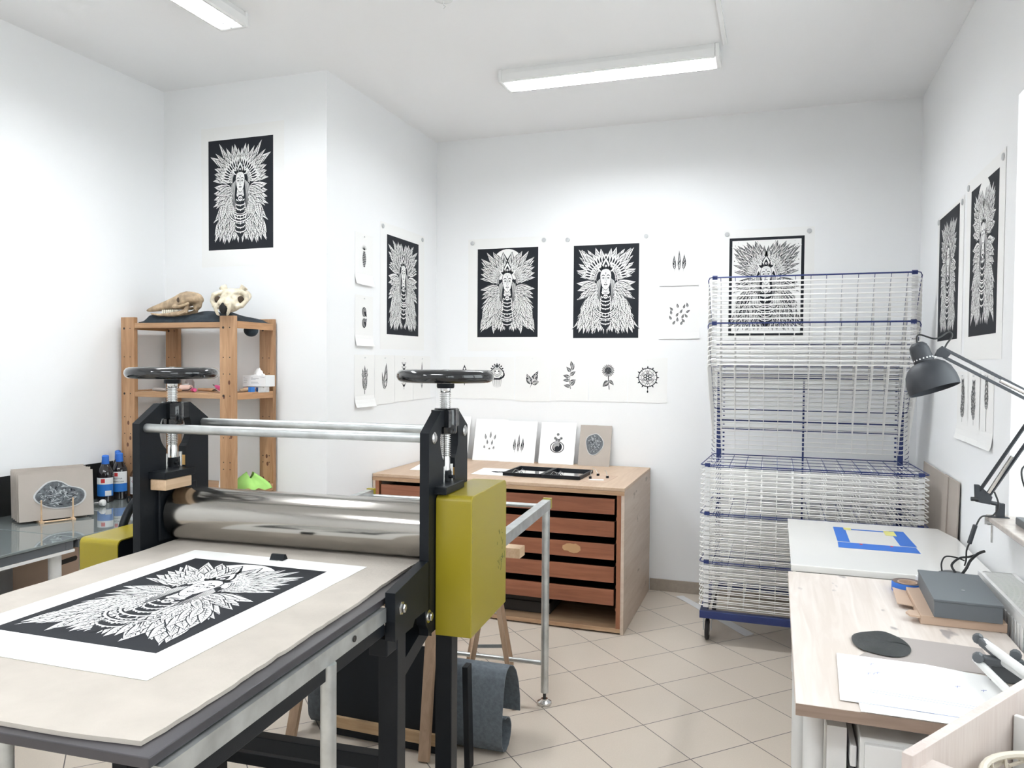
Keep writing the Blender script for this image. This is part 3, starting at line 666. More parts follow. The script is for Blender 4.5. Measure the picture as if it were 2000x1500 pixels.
for x0, x1, nm in ((.499, .529, 'R'), (-.559, -.529, 'L')):
    g = G()
    for sg in (1, -1): g.prism(half_plate(sg), FX, x0, x1)
    ft = 1.002 if nm == 'R' else .955; fu = 1.03 if nm == 'R' else .955
    g.prism([(-.425, ft), (-.425, .868), (-.30, .868), (-.285, .885), (-.205, .885), (-.20, .84), (-.15, .79), (-.17, .85), (-.17, fu), (-.20, fu)], FX, x0, x1)
    g.prism([(.425, 1.002), (.425, .868), (.20, .868), (.17, .80), (.17, 1.03), (.20, 1.03)], FX, x0, x1)
    sp = g.put('side_plate', BLACK, press)
    for y, z in ((-.385, .95), (-.182, .862)):
        xx = x1 if nm == 'R' else x1
        G().lathe([(.020, 0), (.020, .003), (.013, .004), (.013, .012), (.009, .014)], 6 if z > .9 else 14, (xx, y, z), (1, 0, 0)).put('bolt', STEEL, sp)
    cx_ = (x0+x1)/2
    for y in (-.143, .143):
        G().lathe([(.019, 0), (.019, .004), (.012, .008)], 16, (x1, y, 1.405), (1, 0, 0)).put('bolt', STEEL, sp, smooth=True) if nm == 'R' else None
    if nm == 'L': G().lathe([(.008, 0), (.006, .003)], 12, (x1, -.08, 1.22), (1, 0, 0)).put('rivet', STEEL, sp)
    # nut, screw, wheel
    G().lathe([(.036, 1.408), (.038, 1.412), (.038, 1.484), (.034, 1.490)], 28, (cx_, 0, 0)).box(cx_-.030, cx_+.030, -.05, .05, 1.43, 1.486).put('screw_nut', BLACKG, press, smooth=True)
    pr = [(.0165, 1.285)]
    z = 1.325
    pr += [(.0165, 1.325)]
    while z < 1.535:
        z += .0062; pr += [(.0142, z), (.0142, z+.0015), (.0186, z+.003), (.0186, z+.0042)]
    pr += [(.0165, 1.545), (.0175, 1.550), (.0175, 1.585)]
    G().lathe(pr, 20, (cx_, 0, 0)).put('pressure_screw', STEEL, press, smooth=30)
    G().lathe([(.022, 1.243), (.022, 1.283), (.018, 1.287)], 20, (cx_, 0, 0)).cyl((cx_+.02, -.01, 1.268), (cx_+.036, -.015, 1.268), .006, 8).put('thrust_collar', BLACK, press, smooth=True)
    g = G(); R_, r_ = .139, .0205
    g.tube([(cx_+R_*cos(2*pi*i/48), R_*sin(2*pi*i/48), 1.594) for i in range(48)], r_, 12, closed=True)
    wheel = g.put('hand_wheel', BLACKG, press, smooth=True)
    g = G()
    for i in range(4):
        a = i*pi/2+.5; g.bar((cx_+.02*cos(a), .02*sin(a), 1.592), (cx_+(R_-.01)*cos(a), (R_-.01)*sin(a), 1.592), .03, .016)
    g.put('spoke', BLACKG, wheel)
    G().lathe([(.027, 1.555), (.029, 1.56), (.029, 1.592), (.026, 1.606)], 24, (cx_, 0, 0)).put('wheel_hub', BLACK, wheel, smooth=True)
    G().lathe([(.020, 1.606), (.020, 1.609), (.010, 1.611), (.010, 1.616)], 16, (cx_, 0, 0)).put('hub_nut', STEEL, wheel)
    # yoke riding in the slot
    g = G().box(cx_-.02, cx_+.055, -.135, .035, 1.228, 1.252) if nm == 'R' else G().box(cx_-.02, cx_+.085, -.14, .015, 1.228, 1.252)
    g.box(cx_-.014, cx_+.014, -.048, .048, 1.06, 1.24)
    g.put('pressure_yoke', BLACK, press, bevel=.002)
    for y in (-.040, .036):
        G().cyl((cx_+.01, y-.008, 1.252), (cx_+.01, y-.008, 1.305), .007, 10).put('guide_pin', STEEL, press, smooth=True)
        G().box(cx_-.014, cx_+.014, y+(.014 if y > 0 else -.012)-.001, y+(.014 if y > 0 else -.012)+.010, 1.253, 1.29).put('brass_shim', BRASS, press)
    if nm == 'L':
        b = G().box(cx_+.018, cx_+.082, -.135, .0, 1.188, 1.226).put('wooden_spacer', OAK, press, bevel=.003)
    # bearing housing around the roller end
    g = G().box(x1 if nm == 'L' else x0-.012, x1+.012 if nm == 'L' else x0, -.10, .10, 1.0, 1.19)
    g.put('bearing_housing', BLACK, press, bevel=.004)
for y in (-.148, .15):
    G().cyl((-.529, y, 1.405), (.499, y, 1.405), .0155, 20).put('tie_rod', GALV, press, smooth=True)
G().lathe([(.089, -.512), (.094, -.507), (.094, .482), (.089, .487)], 96, (0, 0, 1.0885), (1, 0, 0)).put('roller', CHROME, press, smooth=True)
G().lathe([(.03, -.53), (.03, .50)], 24, (0, 0, 1.0885), (1, 0, 0)).put('roller_shaft', STEEL, press, smooth=True)
# lower drive roller, bed and rails
G().lathe([(.045, -.5), (.045, .49)], 32, (0, 0, .918), (1, 0, 0)).put('lower_roller', STEEL, press, smooth=True)
G().box(-.523, .492, -1.318, .42, .965, .984).put('bed_plate', PLATE, press, bevel=.002)
for x in (-.505, .46):
    g = G(); g.box(x, x+.045, -1.30, -.43, .922, .926).box(x, x+.045, -1.30, -.43, .958, .962)
    g.box(x+.041 if x > 0 else x, x+.045 if x > 0 else x+.004, -1.30, -.43, .926, .958)
    r = g.put('bed_rail', GALV, press)
    G().cyl((x+.046, -.62, .942), (x+.048, -.62, .942), .008, 12).put('rail_slot', DARKIN, r)
    G().box(x+.004, x+.04, -1.25, -.43, .885, .920).put('support_beam', BLACK, press, bevel=.002)
for x in (-.50, .44):
    for y0, y1 in ((-.344, -.283), (.11, .172)):
        l = G().box(x, x+.06, y0, y1, 0, .862).put('leg', BLACK, press, bevel=.003)
    G().bar((x+.03, -.285, .735), (x+.03, .11, .86), .05, .05).put('brace', BLACK, press)
    G().box(x+.005, x+.055, -.283, .11, .12, .17).put('side_stretcher', BLACK, press, bevel=.002)
    G().box(x+.002, x+.058, -.41, -.284, .815, .868).put('gusset', BLACK, press, bevel=.004)
G().box(-.44, .44, -.335, -.295, .445, .49).put('cross_rail', BLACK, press, bevel=.002)
G().box(-.44, .44, .12, .16, .12, .165).put('cross_rail', BLACK, press, bevel=.002)
# near run-out stand
for x in (-.48, .487):
    G().cyl((x+(.010 if x > 0 else 0), -.735, .02), (x+(.010 if x > 0 else 0), -.735, .922), .019, 20).put('stand_leg', GALV, press, smooth=True)
G().cyl((-.48, -.735, .24), (.487, -.735, .24), .013, 12).put('stand_stretcher', GALV, press, smooth=True)
# far run-out frame
for x in (-.349, .578):
    g = G().bar((x, 1.235, .965), (x, .18, .962), .038, .045)
    r = g.put('runout_rail', GALV, press)
    G().box(x-.02, x+.02, 1.215, 1.24, .945, .992).put('rail_end_paint', MATS['yellow_enamel'], r)
    G().cyl((x, 1.20, .06), (x, 1.20, .943), .0185, 20).put('runout_leg', GALV, press, smooth=True)
    f_ = G().lathe([(.033, 0), (.036, .008), (.034, .016), (.016, .026), (.016, .03)], 24, (x, 1.20, 0)).put('levelling_foot', STEEL, press, smooth=True)
    G().cyl((x, 1.20, .03), (x, 1.20, .075), .0075, 10).put('foot_screw', RUB, f_); G().lathe([(.015, .064), (.015, .074)], 6, (x, 1.20, 0)).put('lock_nut', STEEL, f_)
G().cyl((-.349, 1.21, .955), (.578, 1.21, .955), .011, 14).put('runout_crossbar', GALV, press, smooth=True)
G().cyl((-.349, 1.20, .20), (.578, 1.20, .20), .011, 14).put('runout_crossbar', GALV, press, smooth=True)
# yellow gear covers
def cover(x0, x1, y0, y1, z0, z1, r, open_side=False):
    p = [(y0, z0)]
    for i in range(7): a = pi-i*pi/12; p.append((y0+r+r*cos(a), z1-r+r*sin(a)))
    for i in range(7): a = pi/2-i*pi/12; p.append((y1-r+r*cos(a), z1-r+r*sin(a)))
    p.append((y1, z0))
    return p
g = G().prism(cover(0, 0, -.128, .258, .786, 1.226, .022), FX, .531, .650)
yc = g.put('gear_cover', YEL, press, bevel=.003)
rr = random.Random(5); g = G()
for i in range(16):
    y, z = rr.uniform(.15, .22), rr.uniform(.93, 1.07); l = rr.uniform(.004, .02)
    g.bar((.6504, y, z), (.6504, y+rr.uniform(-.012, .012), z-l), .0006, .0022, (0, 1, 0))
for (a, b) in (((.19, .965), (.225, .955)), ((.195, .952), (.225, .960)), ((.20, .948), (.215, .965)), ((.235, .975), (.24, .95))):
    g.bar((.6504, a[0], a[1]), (.6504, b[0], b[1]), .0006, .002, (0, 1, 0))
g.put('ink_scratches', mat('scratches', (.10, .13, .05), .6), yc)
p = cover(0, 0, -.185, .20, .80, 1.015, .02); t_ = .004
g = G()
outer = p; inner = [(y+(t_ if y < 0 else -t_), z-(t_ if z > .81 else 0)) for y, z in p]
n_ = len(p)
for i in range(n_-1):
    g.add([(-.78, *outer[i]), (-.78, *outer[i+1]), (-.62, *outer[i+1]), (-.62, *outer[i]), (-.78, *inner[i]), (-.78, *inner[i+1]), (-.62, *inner[i+1]), (-.62, *inner[i])], [(0, 1, 2, 3), (7, 6, 5, 4), (0, 4, 5, 1), (3, 2, 6, 7), (0, 3, 7, 4), (1, 5, 6, 2)])
yc = g.put('gear_cover', YEL, press)
G().box(-.775, -.625, -.178, .192, .80, 1.006).put('gear_case', BLACK, press)
g = G(); g.tube([(-.80, .22+.195*cos(2*pi*i/48), .94+.195*sin(2*pi*i/48)) for i in range(48)], .016, 10, closed=True)
for i in range(4): a = i*pi/2+.3; g.bar((-.80, .22, .94), (-.80, .22+.19*cos(a), .94+.19*sin(a)), .02, .02, (1, 0, 0))
g.cyl((-.82, .22, .94), (-.56, .22, .94), .025, 16)
g.put('drive_wheel', BLACK, press, smooth=True)
# felt, damp print and clip on the bed
rf = random.Random(11)
wob = [rf.uniform(-.0022, .0022) for _ in range(80)]
def felt_f(u, v_):
    y = -1.295+v_*1.65; k = v_*60; i = int(k) % 79; e = wob[i]+(wob[i+1]-wob[i])*(k-int(k))
    xr = .452+e+.006*sin(v_*7)+.003*sin(v_*17); xl = -.505+.004*sin(v_*31)
    x = xl+(xr-xl)*u; yy = y+(.006*sin(u*7)+.002*sin(u*19+1))*(1-v_)**6
    return (x, yy, .9935)
g = G().grid(24, 60, felt_f); k = len(g.v)
g.v += [(x, y, .985) for x, y, z in g.v]; g.f += [tuple(reversed([k+i for i in f])) for f in g.f]; g.m = [0]*len(g.f)
ring = list(range(25))+[25*j+24 for j in range(1, 61)]+[25*60+i for i in range(23, -1, -1)]+[25*j for j in range(59, 0, -1)]
for a, b in zip(ring, ring[1:]+ring[:1]): g.f.append((a, a+k, b+k, b)); g.m.append(0)
o = g.put('felt_blanket', FELTW, None, loc=PC, rz=PA); tag(o, 'cream felt blanket lying on the steel bed of the press', 'felt')
pr = big(shaman(1, .32, .31), 'fresh black and white portrait print lying on the cream felt of the press', .657, .915, .487, .70, PW(-.026, -.614, .9937), (0, 0, PA-radians(2.2)), di=(-.005, .015), pins_=False)
pr.name = 'proof_print'
t = empty('binder_clip', PW(.004, -.172, .9945), 'small black binder clip at the back edge of the print on the press', 'clip', PA)
G().prism([(-.016, 0), (.016, 0), (.004, .018), (-.004, .018)], lambda u, v_, h: (h, u, v_), -.024, .024).put('clip_body', BLACK, t)
for s in (-1, 1): G().tube([(-.014, s*.012, .002), (-.012, s*.030, .004), (.012, s*.030, .004), (.014, s*.012, .002)], .0012, 6).put('clip_arm', STEEL, t)

# ---------------------------------------------------------------- plan chest
CX0, CX1, CY0, CY1, CH = -2.555, -.848, 4.558, 5.555, .892
ch = empty('plan_chest', ((CX0+CX1)/2, CY0, 0), 'wide plywood plan chest with five open reddish drawers', 'drawer chest')
hw = (CX1-CX0)/2; D = CY1-CY0
G().box(-hw, hw, 0, D, CH-.02, CH).put('top_panel', PLYT, ch, bevel=.002)
G().box(-hw+.001, hw-.001, -.004, .02, CH-.045, CH-.021).put('front_lipping', PLYX, ch)
for s in (-1, 1):
    x = s*(hw-.01); G().box(x-.01, x+.01, 0, D, 0, CH-.0205).put('side_panel', PLY, ch, bevel=.0015)
    x = s*(hw-.034); G().box(x-.013, x+.013, .002, .04, .036, CH-.046).put('stile', MAHOV, ch)
    x = s*(hw-.052); g = G()
    for k in range(5): z = .70-.1385*k; g.box(x-.004, x+.02, .03, D-.05, z-.012, z+.006)
    g.put('drawer_runner', MAHOV, ch)
G().box(-hw+.021, hw-.021, 0, D-.02, .012, .035).put('bottom_board', PLYX, ch)
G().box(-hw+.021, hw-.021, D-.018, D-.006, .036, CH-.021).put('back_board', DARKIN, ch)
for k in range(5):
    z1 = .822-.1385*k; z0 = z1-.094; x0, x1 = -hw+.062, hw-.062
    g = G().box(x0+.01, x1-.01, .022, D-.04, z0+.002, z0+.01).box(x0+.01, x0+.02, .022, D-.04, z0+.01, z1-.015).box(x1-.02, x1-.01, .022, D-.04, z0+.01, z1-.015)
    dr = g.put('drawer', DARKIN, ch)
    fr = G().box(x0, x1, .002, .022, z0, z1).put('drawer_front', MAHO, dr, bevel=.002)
    if k == 2:
        rr = random.Random(3); n_ = 18
        G().add([(.53+(.06+rr.uniform(-.012, .012))*cos(2*pi*i/n_), .0012, (z0+z1)/2+.008+(.028+rr.uniform(-.006, .006))*sin(2*pi*i/n_)) for i in range(n_)], [tuple(range(n_))]).put('bare_patch', mat('bare_wood', (.50, .30, .15), .6), dr)
for k, (a, b, z, h) in enumerate(((-.3, .36, .037, .07), (-.34, .34, .115, .025))):
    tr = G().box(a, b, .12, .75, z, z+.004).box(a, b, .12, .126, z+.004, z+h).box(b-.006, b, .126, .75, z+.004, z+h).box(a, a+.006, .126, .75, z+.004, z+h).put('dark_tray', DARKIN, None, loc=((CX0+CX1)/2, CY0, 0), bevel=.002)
    tag(tr, ['dark shallow tray on the bottom board inside the plan chest', 'dark flat lid resting on the tray in the bottom of the plan chest'][k], 'tray')
    if k == 1: tr.location.z = -.007+.003
# things on the chest
T0 = CH+.0005
def lean(nm, lb, cat, W_, HH, xc, kind, mt, km, th=.0015, yb=5.475, extra=0):
    ang = math.asin((5.570-extra-yb)/HH)
    t = sheet(nm, lb, cat, W_, HH, (xc, yb+sin(ang)*HH/2, T0+cos(ang)*HH/2), (pi/2-ang*1.0, 0, 0), lift=.0, matp=mt, th=th)
    t.rotation_euler = (pi/2-ang, 0, 0)
    return t
def lean_print(kd, lb, W_, HH, xc, k, dx=0, dy=0, yb=5.478, rz=0):
    t = lean('small_print', lb, 'print', W_, HH, xc, kd, PAPERW, k, yb=yb, extra=max(0, 5.478-yb))
    A = motif(kd); art_mesh(A, 'motif', k, k, (INK, PAPERW), t, .0004, lambda u, v_, h: (u+dx, v_+dy, h)); return t
lean_print('scattered_feathers', 'white print with a cluster of eight feathers leaning on the wall above the plan chest', .262, .325, -2.075, .080, dy=-.0, yb=5.478)
lean_print('three_feathers', 'white print with three feathers leaning on the wall above the plan chest', .272, .318, -1.840, .082, dx=.0, dy=-.005, yb=5.470)
lean_print('jar', 'white print of a knotted bundle with bubbles leaning on the wall', .272, .317, -1.538, .088, dy=.0, yb=5.478)
t = lean('white_sheet', 'blank edge of a white sheet leaning behind the black side of the press', 'paper', .24, .34, -2.37, 0, PAPERW, 0)
t = lean('relief_plate', 'greyboard with a carved grey leaf plate leaning on the wall above the plan chest', 'board', .236, .305, -1.252, 0, CARD, 0, th=.004, yb=5.478)
def blob(R, sx, sy, n=26, seed=2, amp=.12):
    rr = random.Random(seed); ph = [rr.uniform(0, 6.28) for _ in range(4)]
    return [(sx*cos(2*pi*i/n)*(1+amp*sum(sin((k+2)*2*pi*i/n+ph[k])/(k+1.5) for k in range(4))), sy*sin(2*pi*i/n)*(1+amp*sum(sin((k+2)*2*pi*i/n+ph[k])/(k+1.5) for k in range(4)))) for i in range(n)]
def carved(t, sx, sy, seed, dx=0, dy=0, z=.0006):
    G().prism([(a+dx, b+dy) for a, b in blob(0, sx, sy, seed=seed)], lambda u, v_, h: (u, v_, h), z, z+.0025).put('lino_plate', mat('pale_lino', (.55, .56, .56), .4), t)
    G().prism([(a*.93+dx, b*.93+dy) for a, b in blob(0, sx, sy, seed=seed)], lambda u, v_, h: (u, v_, h), z+.0025, z+.004).put('carved_relief', PAD, t)
    A = Art(seed); R = A.r
    for i in range(70):
        a = R.uniform(0, 6.28); r = sqrt(R.uniform(0, .62)); A.blade(r*cos(a), r*sin(a), R.uniform(0, 6.28), R.uniform(.15, .34), R.uniform(.04, .09), 1 if i % 3 else 0, R.uniform(-.8, .8), L=1+i % 8)
    art_mesh(A, 'carved_lines', sx*.86, sy*.86, (INK, mat('lino_highlight', (.42, .44, .45), .4)), t, z+.0041, lambda u, v_, h: (u+dx, v_+dy, h))
carved(t, .062, .088, 4, -.005, .01)
CCX = (CX0+CX1)/2
def flat(nm, lb, cat, pts, z, m_, th=.001):
    cx_ = sum(p[0] for p in pts)/len(pts); cy_ = sum(p[1] for p in pts)/len(pts)
    t = empty(nm, (cx_, cy_, z), lb, cat)
    G().prism([(a-cx_, b-cy_) for a, b in pts], lambda u, v_, h: (u, v_, h), 0, th).put('sheet', m_, t); return t
t = flat('small_print', 'white print lying on the plan chest left of the black double frame', 'print', [(-1.93, 4.77), (-1.63, 4.775), (-1.66, 5.10), (-1.955, 5.08)], T0, PAPERW)
art_mesh(motif('block'), 'motif', .075, .05, (INK, PAPERW), t, .0012, lambda u, v_, h: (u+.02, v_, h))
t = flat('small_print', 'white print lying at the left end of the plan chest behind the press', 'print', [(-2.40, 4.80), (-2.12, 4.83), (-2.14, 5.13), (-2.47, 5.12)], T0, PAPERW)
art_mesh(motif('block'), 'motif', .06, .04, (INK, PAPERW), t, .0012, lambda u, v_, h: (u+.03, v_, h))
t = flat('linocut_tool_sheet', 'thin kraft sheet with little metal clamps near the right front of the plan chest', 'card', [(-1.185, 4.725), (-1.0, 4.735), (-.985, 5.05), (-1.17, 5.06)], T0, KRAFT)
for i, (x, y) in enumerate(((-1.13, 4.86), (-1.03, 4.92), (-1.11, 5.0))):
    t = empty('small_clamp', (x, y, T0+.0015), ['little metal hook with black foot on the kraft sheet, front left', 'little metal hook with black foot on the kraft sheet, right', 'little bent metal hook on the kraft sheet, rear'][i], 'clamp', .6*i)
    G().box(-.008, .008, -.006, .006, 0, .014).put('foot', BLACK, t); G().tube([(0, 0, .014), (.0, .01, .025), (0, .02, .04), (.0, .045, .045)], .0018, 6).put('hook', STEEL, t)
tag(flat('tissue_scrap', 'crumpled white scrap on the kraft sheet on the plan chest', 'paper scrap', [(-1.13, 4.80), (-1.03, 4.81), (-1.04, 4.85), (-1.12, 4.845)], T0+.0012, PAPERW), 'crumpled white scrap on the kraft sheet on the plan chest', 'paper scrap')
# hinged black double frame
t = empty('double_picture_frame', (-1.585, 4.775, T0+.002), 'open black double picture frame with mirror-like glass lying on the plan chest', 'picture frame', radians(-1.0))
for i, (x0, x1) in enumerate(((-.12, .145), (.147, .41))):
    hh = .345; g = G().box(x0, x1, 0, .013, 0, .022).box(x0, x1, hh-.013, hh, 0, .022).box(x0, x0+.013, .013, hh-.013, 0, .022).box(x1-.013, x1, .013, hh-.013, 0, .022)
    f_ = g.put('frame', BLACK, t, bevel=.001)
    G().box(x0+.013, x1-.013, .013, hh-.013, .004, .007).put('glass', MIR, f_)
    t2 = G().tube([(x0+.04, .07, .009), (x0+.05, .11, .03), (x0+.07, .12, .02), (x0+.08, .07, .009)], .0015, 6).tube([(x0+.09, .07, .009), (x0+.10, .11, .035), (x0+.12, .12, .02), (x0+.13, .07, .009)], .0015, 6)
    t2.put('wire_earring', STEEL, f_)

# ---------------------------------------------------------------- pine shelf unit
SX0, SX1, SY0, SY1, SH = -3.727, -2.905, 3.60, 3.985, 1.897
sh = empty('pine_shelf_unit', (SX0, SY0, 0), 'open pine shelf unit with knots standing in the left corner', 'shelf unit')
w_, d_ = SX1-SX0, SY1-SY0
for (x, y) in ((0, 0), (w_-.10, 0), (0, d_-.028), (w_-.10, d_-.028)):
    po = G().box(x, x+.10, y, y+.028, 0, SH).put('post', PINE, sh, bevel=.002)
    rr = random.Random(int(x*100+y*1000)); g = G()
    for z in [1.83, 1.66, 1.565, 1.44, 1.3, 1.2, 1.06, 1.02, .9]:
        for xx in (.025, .07): g.lathe([(.0035 if z not in (1.83, 1.44) or xx > .05 else .007, 0), (.0035 if z not in (1.83, 1.44) or xx > .05 else .007, .0008)], 10, (x+xx, y, z), (0, -1, 0))
    g.put('screw_hole', DARKIN, po)
    g = G()
    for _ in range(4):
        kx, kz = x+rr.uniform(.025, .08), rr.uniform(.9, 1.8); g.add([(kx+.008*cos(a*.628), y-.0006, kz+.013*sin(a*.628)) for a in range(10)], [tuple(range(10))])
    g.put('knot', mat('dark_knot', (.13, .05, .025), .5), po)
for z in (1.862, 1.452, .885, .30):
    s_ = G().box(.003, w_-.003, .029, d_-.029, z-.018, z).box(.1, w_-.1, .004, .028, z-.030, z).put('shelf', PINEX, sh, bevel=.0015)
    for xa in (w_-.022, .001): G().box(xa, xa+.021, .029, d_-.029, z-.034, z+.006).put('end_rail', MATS.get('pine_rail') or wood('pine_rail', (.54, .30, .15), (.37, .19, .08), 1, 12), s_)
ZT = 1.8625
# dark folded cloth
def cloth_f(u, v_):
    x = SX0+.105+u*(w_-.12); y = SY0+.03+v_*(d_-.05)
    e = min(1, min(u, 1-u)*14)*min(1, min(v_, 1-v_)*9)
    h = .022+.016*e+.010*sin(u*9+v_*3)*e+.006*sin(u*21-v_*8)*e+(.035*math.exp(-((u-.52)/.13)**2-((v_-.45)/.35)**2))+.02*math.exp(-((u-.86)/.05)**2-((v_-.2)/.2)**2)
    return (x, y, ZT+.001+h*(.8+.2*e)*min(1, .35+e))
g = G().grid(60, 20, cloth_f); k = len(g.v); g.v += [(x, y, ZT+.001) for x, y, z in g.v]; g.f += [tuple(reversed([k+i for i in f])) for f in g.f]; g.m = [0]*len(g.f)
ring = list(range(61))+[61*j+60 for j in range(1, 21)]+[61*20+i for i in range(59, -1, -1)]+[61*j for j in range(19, 0, -1)]
for a, b in zip(ring, ring[1:]+ring[:1]): g.f.append((a, a+k, b+k, b)); g.m.append(0)
cl = empty('folded_cloth', (0, 0, 0), 'dark blue-grey folded cloth spread on top of the pine shelf unit', 'cloth')
g.put('cloth_body', CLOTH, cl, smooth=True)
g = G().ball((-2.945, 3.80, 1.822), .05, 16, 10, (.8, .9, .75))
g.put('hanging_corner', CLOTH, cl, smooth=True)
def fuse(o, vs):
    md = o.modifiers.new('fuse', 'REMESH'); md.mode = 'VOXEL'; md.voxel_size = vs; md.use_smooth_shade = True
    ms = o.modifiers.new('soften', 'SMOOTH'); ms.iterations = 3; ms.factor = .5; return o
# boar-like long skull, side view, snout to the left
def skull_side(loc, rz):
    t = empty('long_skull', loc, 'brown long-snouted animal skull in profile on the dark cloth', 'skull', rz)
    secs = [(-.195, .030, .010, .008), (-.17, .034, .016, .016), (-.12, .044, .022, .024), (-.06, .056, .030, .034), (0, .068, .040, .046), (.04, .078, .052, .056), (.08, .090, .060, .052), (.12, .094, .054, .044), (.155, .092, .044, .036), (.175, .090, .022, .018)]
    g = G(); n = 18; v = []
    for x, zc, ry, rz_ in secs:
        for i in range(n):
            a = 2*pi*i/n; fl = .80 if sin(a) < 0 else 1
            dent = 1-.42*math.exp(-((x-.055)/.022)**2)*max(0, abs(cos(a)))**6
            v.append((x, ry*cos(a)*dent, zc+rz_*sin(a)*fl*(1+.12*abs(cos(a))**8)))
    g.add(v, [(k*n+i, k*n+(i+1) % n, (k+1)*n+(i+1) % n, (k+1)*n+i) for k in range(len(secs)-1) for i in range(n)]+[tuple(range(n-1, -1, -1)), tuple(range((len(secs)-1)*n, len(secs)*n))])
    for s in (-1, 1):
        g.tube([(.02, s*.045, .05), (.05, s*.066, .044), (.09, s*.072, .05), (.13, s*.056, .066)], [.012, .010, .008, .010], 8)
    g.tube([(.165, 0, .095), (.15, 0, .055), (.13, 0, .035)], [.016, .022, .018], 10)
    fuse(g.put('cranium', BONEB, t, smooth=60), .0045)
    for s in (-1, 1):
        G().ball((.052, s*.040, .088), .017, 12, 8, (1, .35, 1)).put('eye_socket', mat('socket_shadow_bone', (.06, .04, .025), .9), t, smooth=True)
        g = G(); g.tube([(-.16, s*.010, .010), (-.10, s*.018, .002), (-.02, s*.030, .004), (.06, s*.042, .010), (.10, s*.046, .022), (.115, s*.046, .060)], [.005, .008, .011, .014, .016, .008], 8)
        g.put('jaw', BONEB, t, smooth=True)
        g = G()
        for i in range(8): x = -.075+i*.014; g.box(x, x+.010, s*(.024+i*.0012)-.004, s*(.024+i*.0012)+.004, .010, .032)
        g.put('tooth_row', TEETH, t, bevel=.002)
    return t
skull_side((-3.375, 3.665, 1.908), radians(6))
def skull_front(loc, rz):
    t = empty('horned_skull', loc, 'pale animal skull with two horn stubs facing the room on the shelf top', 'skull', rz)
    secs = [(-.105, .040, .034, .026), (-.09, .042, .046, .040), (-.05, .050, .060, .052), (-.01, .064, .076, .060), (.03, .085, .088, .058), (.07, .100, .088, .050), (.10, .105, .066, .042), (.12, .105, .03, .02)]
    g = G(); n = 20; v = []
    for y, zc, rx, rz_ in secs:
        for i in range(n):
            a = 2*pi*i/n; v.append((rx*cos(a)*(1-.15*max(0, -sin(a))), y, zc+rz_*sin(a)*(1.0)))
    g.add(v, [(k*n+i, k*n+(i+1) % n, (k+1)*n+(i+1) % n, (k+1)*n+i) for k in range(len(secs)-1) for i in range(n)]+[tuple(range(n-1, -1, -1)), tuple(range((len(secs)-1)*n, len(secs)*n))])
    for s in (-1, 1):
        g.tube([(s*.040, -.10, .048), (s*.042, -.112, .020), (s*.030, -.108, -.012), (s*.022, -.10, -.02)], [.014, .011, .009, .005], 8)
        g.tube([(s*.055, .0, .125), (s*.098, -.025, .102), (s*.104, -.03, .070), (s*.080, -.045, .038), (s*.05, -.06, .03)], [.014, .016, .014, .016, .014], 8)
        g.tube([(s*.020, -.04, .108), (s*.016, -.10, .062), (s*.018, -.115, .042)], [.016, .012, .006], 8)
    g.ball((0, .0, .115), .05, 16, 9, (1.25, 1.1, .55))
    fuse(g.put('cranium', BONE, t, smooth=60), .0045)
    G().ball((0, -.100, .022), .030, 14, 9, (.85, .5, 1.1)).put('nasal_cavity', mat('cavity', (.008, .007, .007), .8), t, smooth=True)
    for s in (-1, 1):
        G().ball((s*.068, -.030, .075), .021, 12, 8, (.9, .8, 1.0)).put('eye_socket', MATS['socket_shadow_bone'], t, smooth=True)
        G().tube([(s*.048, .02, .120), (s*.056, .02, .140), (s*.066, .022, .153)], [.022, .019, .023], 10).put('horn_stub', BONE, t, smooth=True)
    return t
skull_front((-2.968, 3.66, 1.915), radians(12))
# ---------------------------------------------------------------- things on the pine shelf
Z1 = 1.4525
def tool(nm, lb, cat, p, q, rh, rb, mh, mb, split=.5):
    p = Vector(p); q = Vector(q); t = empty(nm, p, lb, cat); d = q-p; L_ = d.length
    def at(k): return d*k
    g = G(); g.tube([at(0), at(split*.3), at(split*.7), at(split)], [rh*.75, rh, rh*.95, rh*.6], 10); g.put('handle', mh, t, smooth=True)
    G().tube([at(split), at(.98), at(1)], [rb, rb*.9, rb*.3], 8).put('blade', mb, t, smooth=True)
    return t
tool('carving_knife', 'brown wooden-handled tool lying at the left end of the middle shelf', 'tool', (-3.60, 3.72, Z1+.012), (-3.42, 3.70, Z1+.008), .012, .004, GSTONE, STEEL, .6)
def roller_tool(x, y, rz, lb):
    t = empty('ink_roller', (x, y, Z1), lb, 'roller tool', rz)
    G().cyl((-.035, 0, .022), (.035, 0, .022), .019, 18).put('rubber_roller', mat('pink_rubber', (.72, .50, .42), .5), t, smooth=True)
    G().tube([(-.04, 0, .022), (-.043, -.01, .024), (-.043, -.045, .012), (.0, -.05, .010), (.043, -.045, .012), (.043, -.01, .024), (.04, 0, .022)], .0025, 6).put('wire_fork', BLACK, t)
    G().tube([(0, -.05, .010), (.0, -.07, .012), (0, -.17, .014)], [.006, .011, .009], 10).put('handle', PINE, t, smooth=True)
roller_tool(-3.37, 3.74, radians(10), 'small pink ink roller with black wire fork behind the left handwheel')
roller_tool(-3.13, 3.78, radians(-85), 'pink ink roller with black fork in the middle of the shelf')
tool('pink_handled_tool', 'tool with short pink handle behind the press screw', 'tool', (-3.25, 3.68, Z1+.014), (-3.36, 3.76, Z1+.010), .014, .004, PINK, STEEL, .6)
tool('pink_handled_knife', 'tool with long pink handle slanting towards the right shelf post', 'tool', (-3.02, 3.66, Z1+.014), (-3.17, 3.74, Z1+.045), .014, .005, PINK, STEEL, .75)
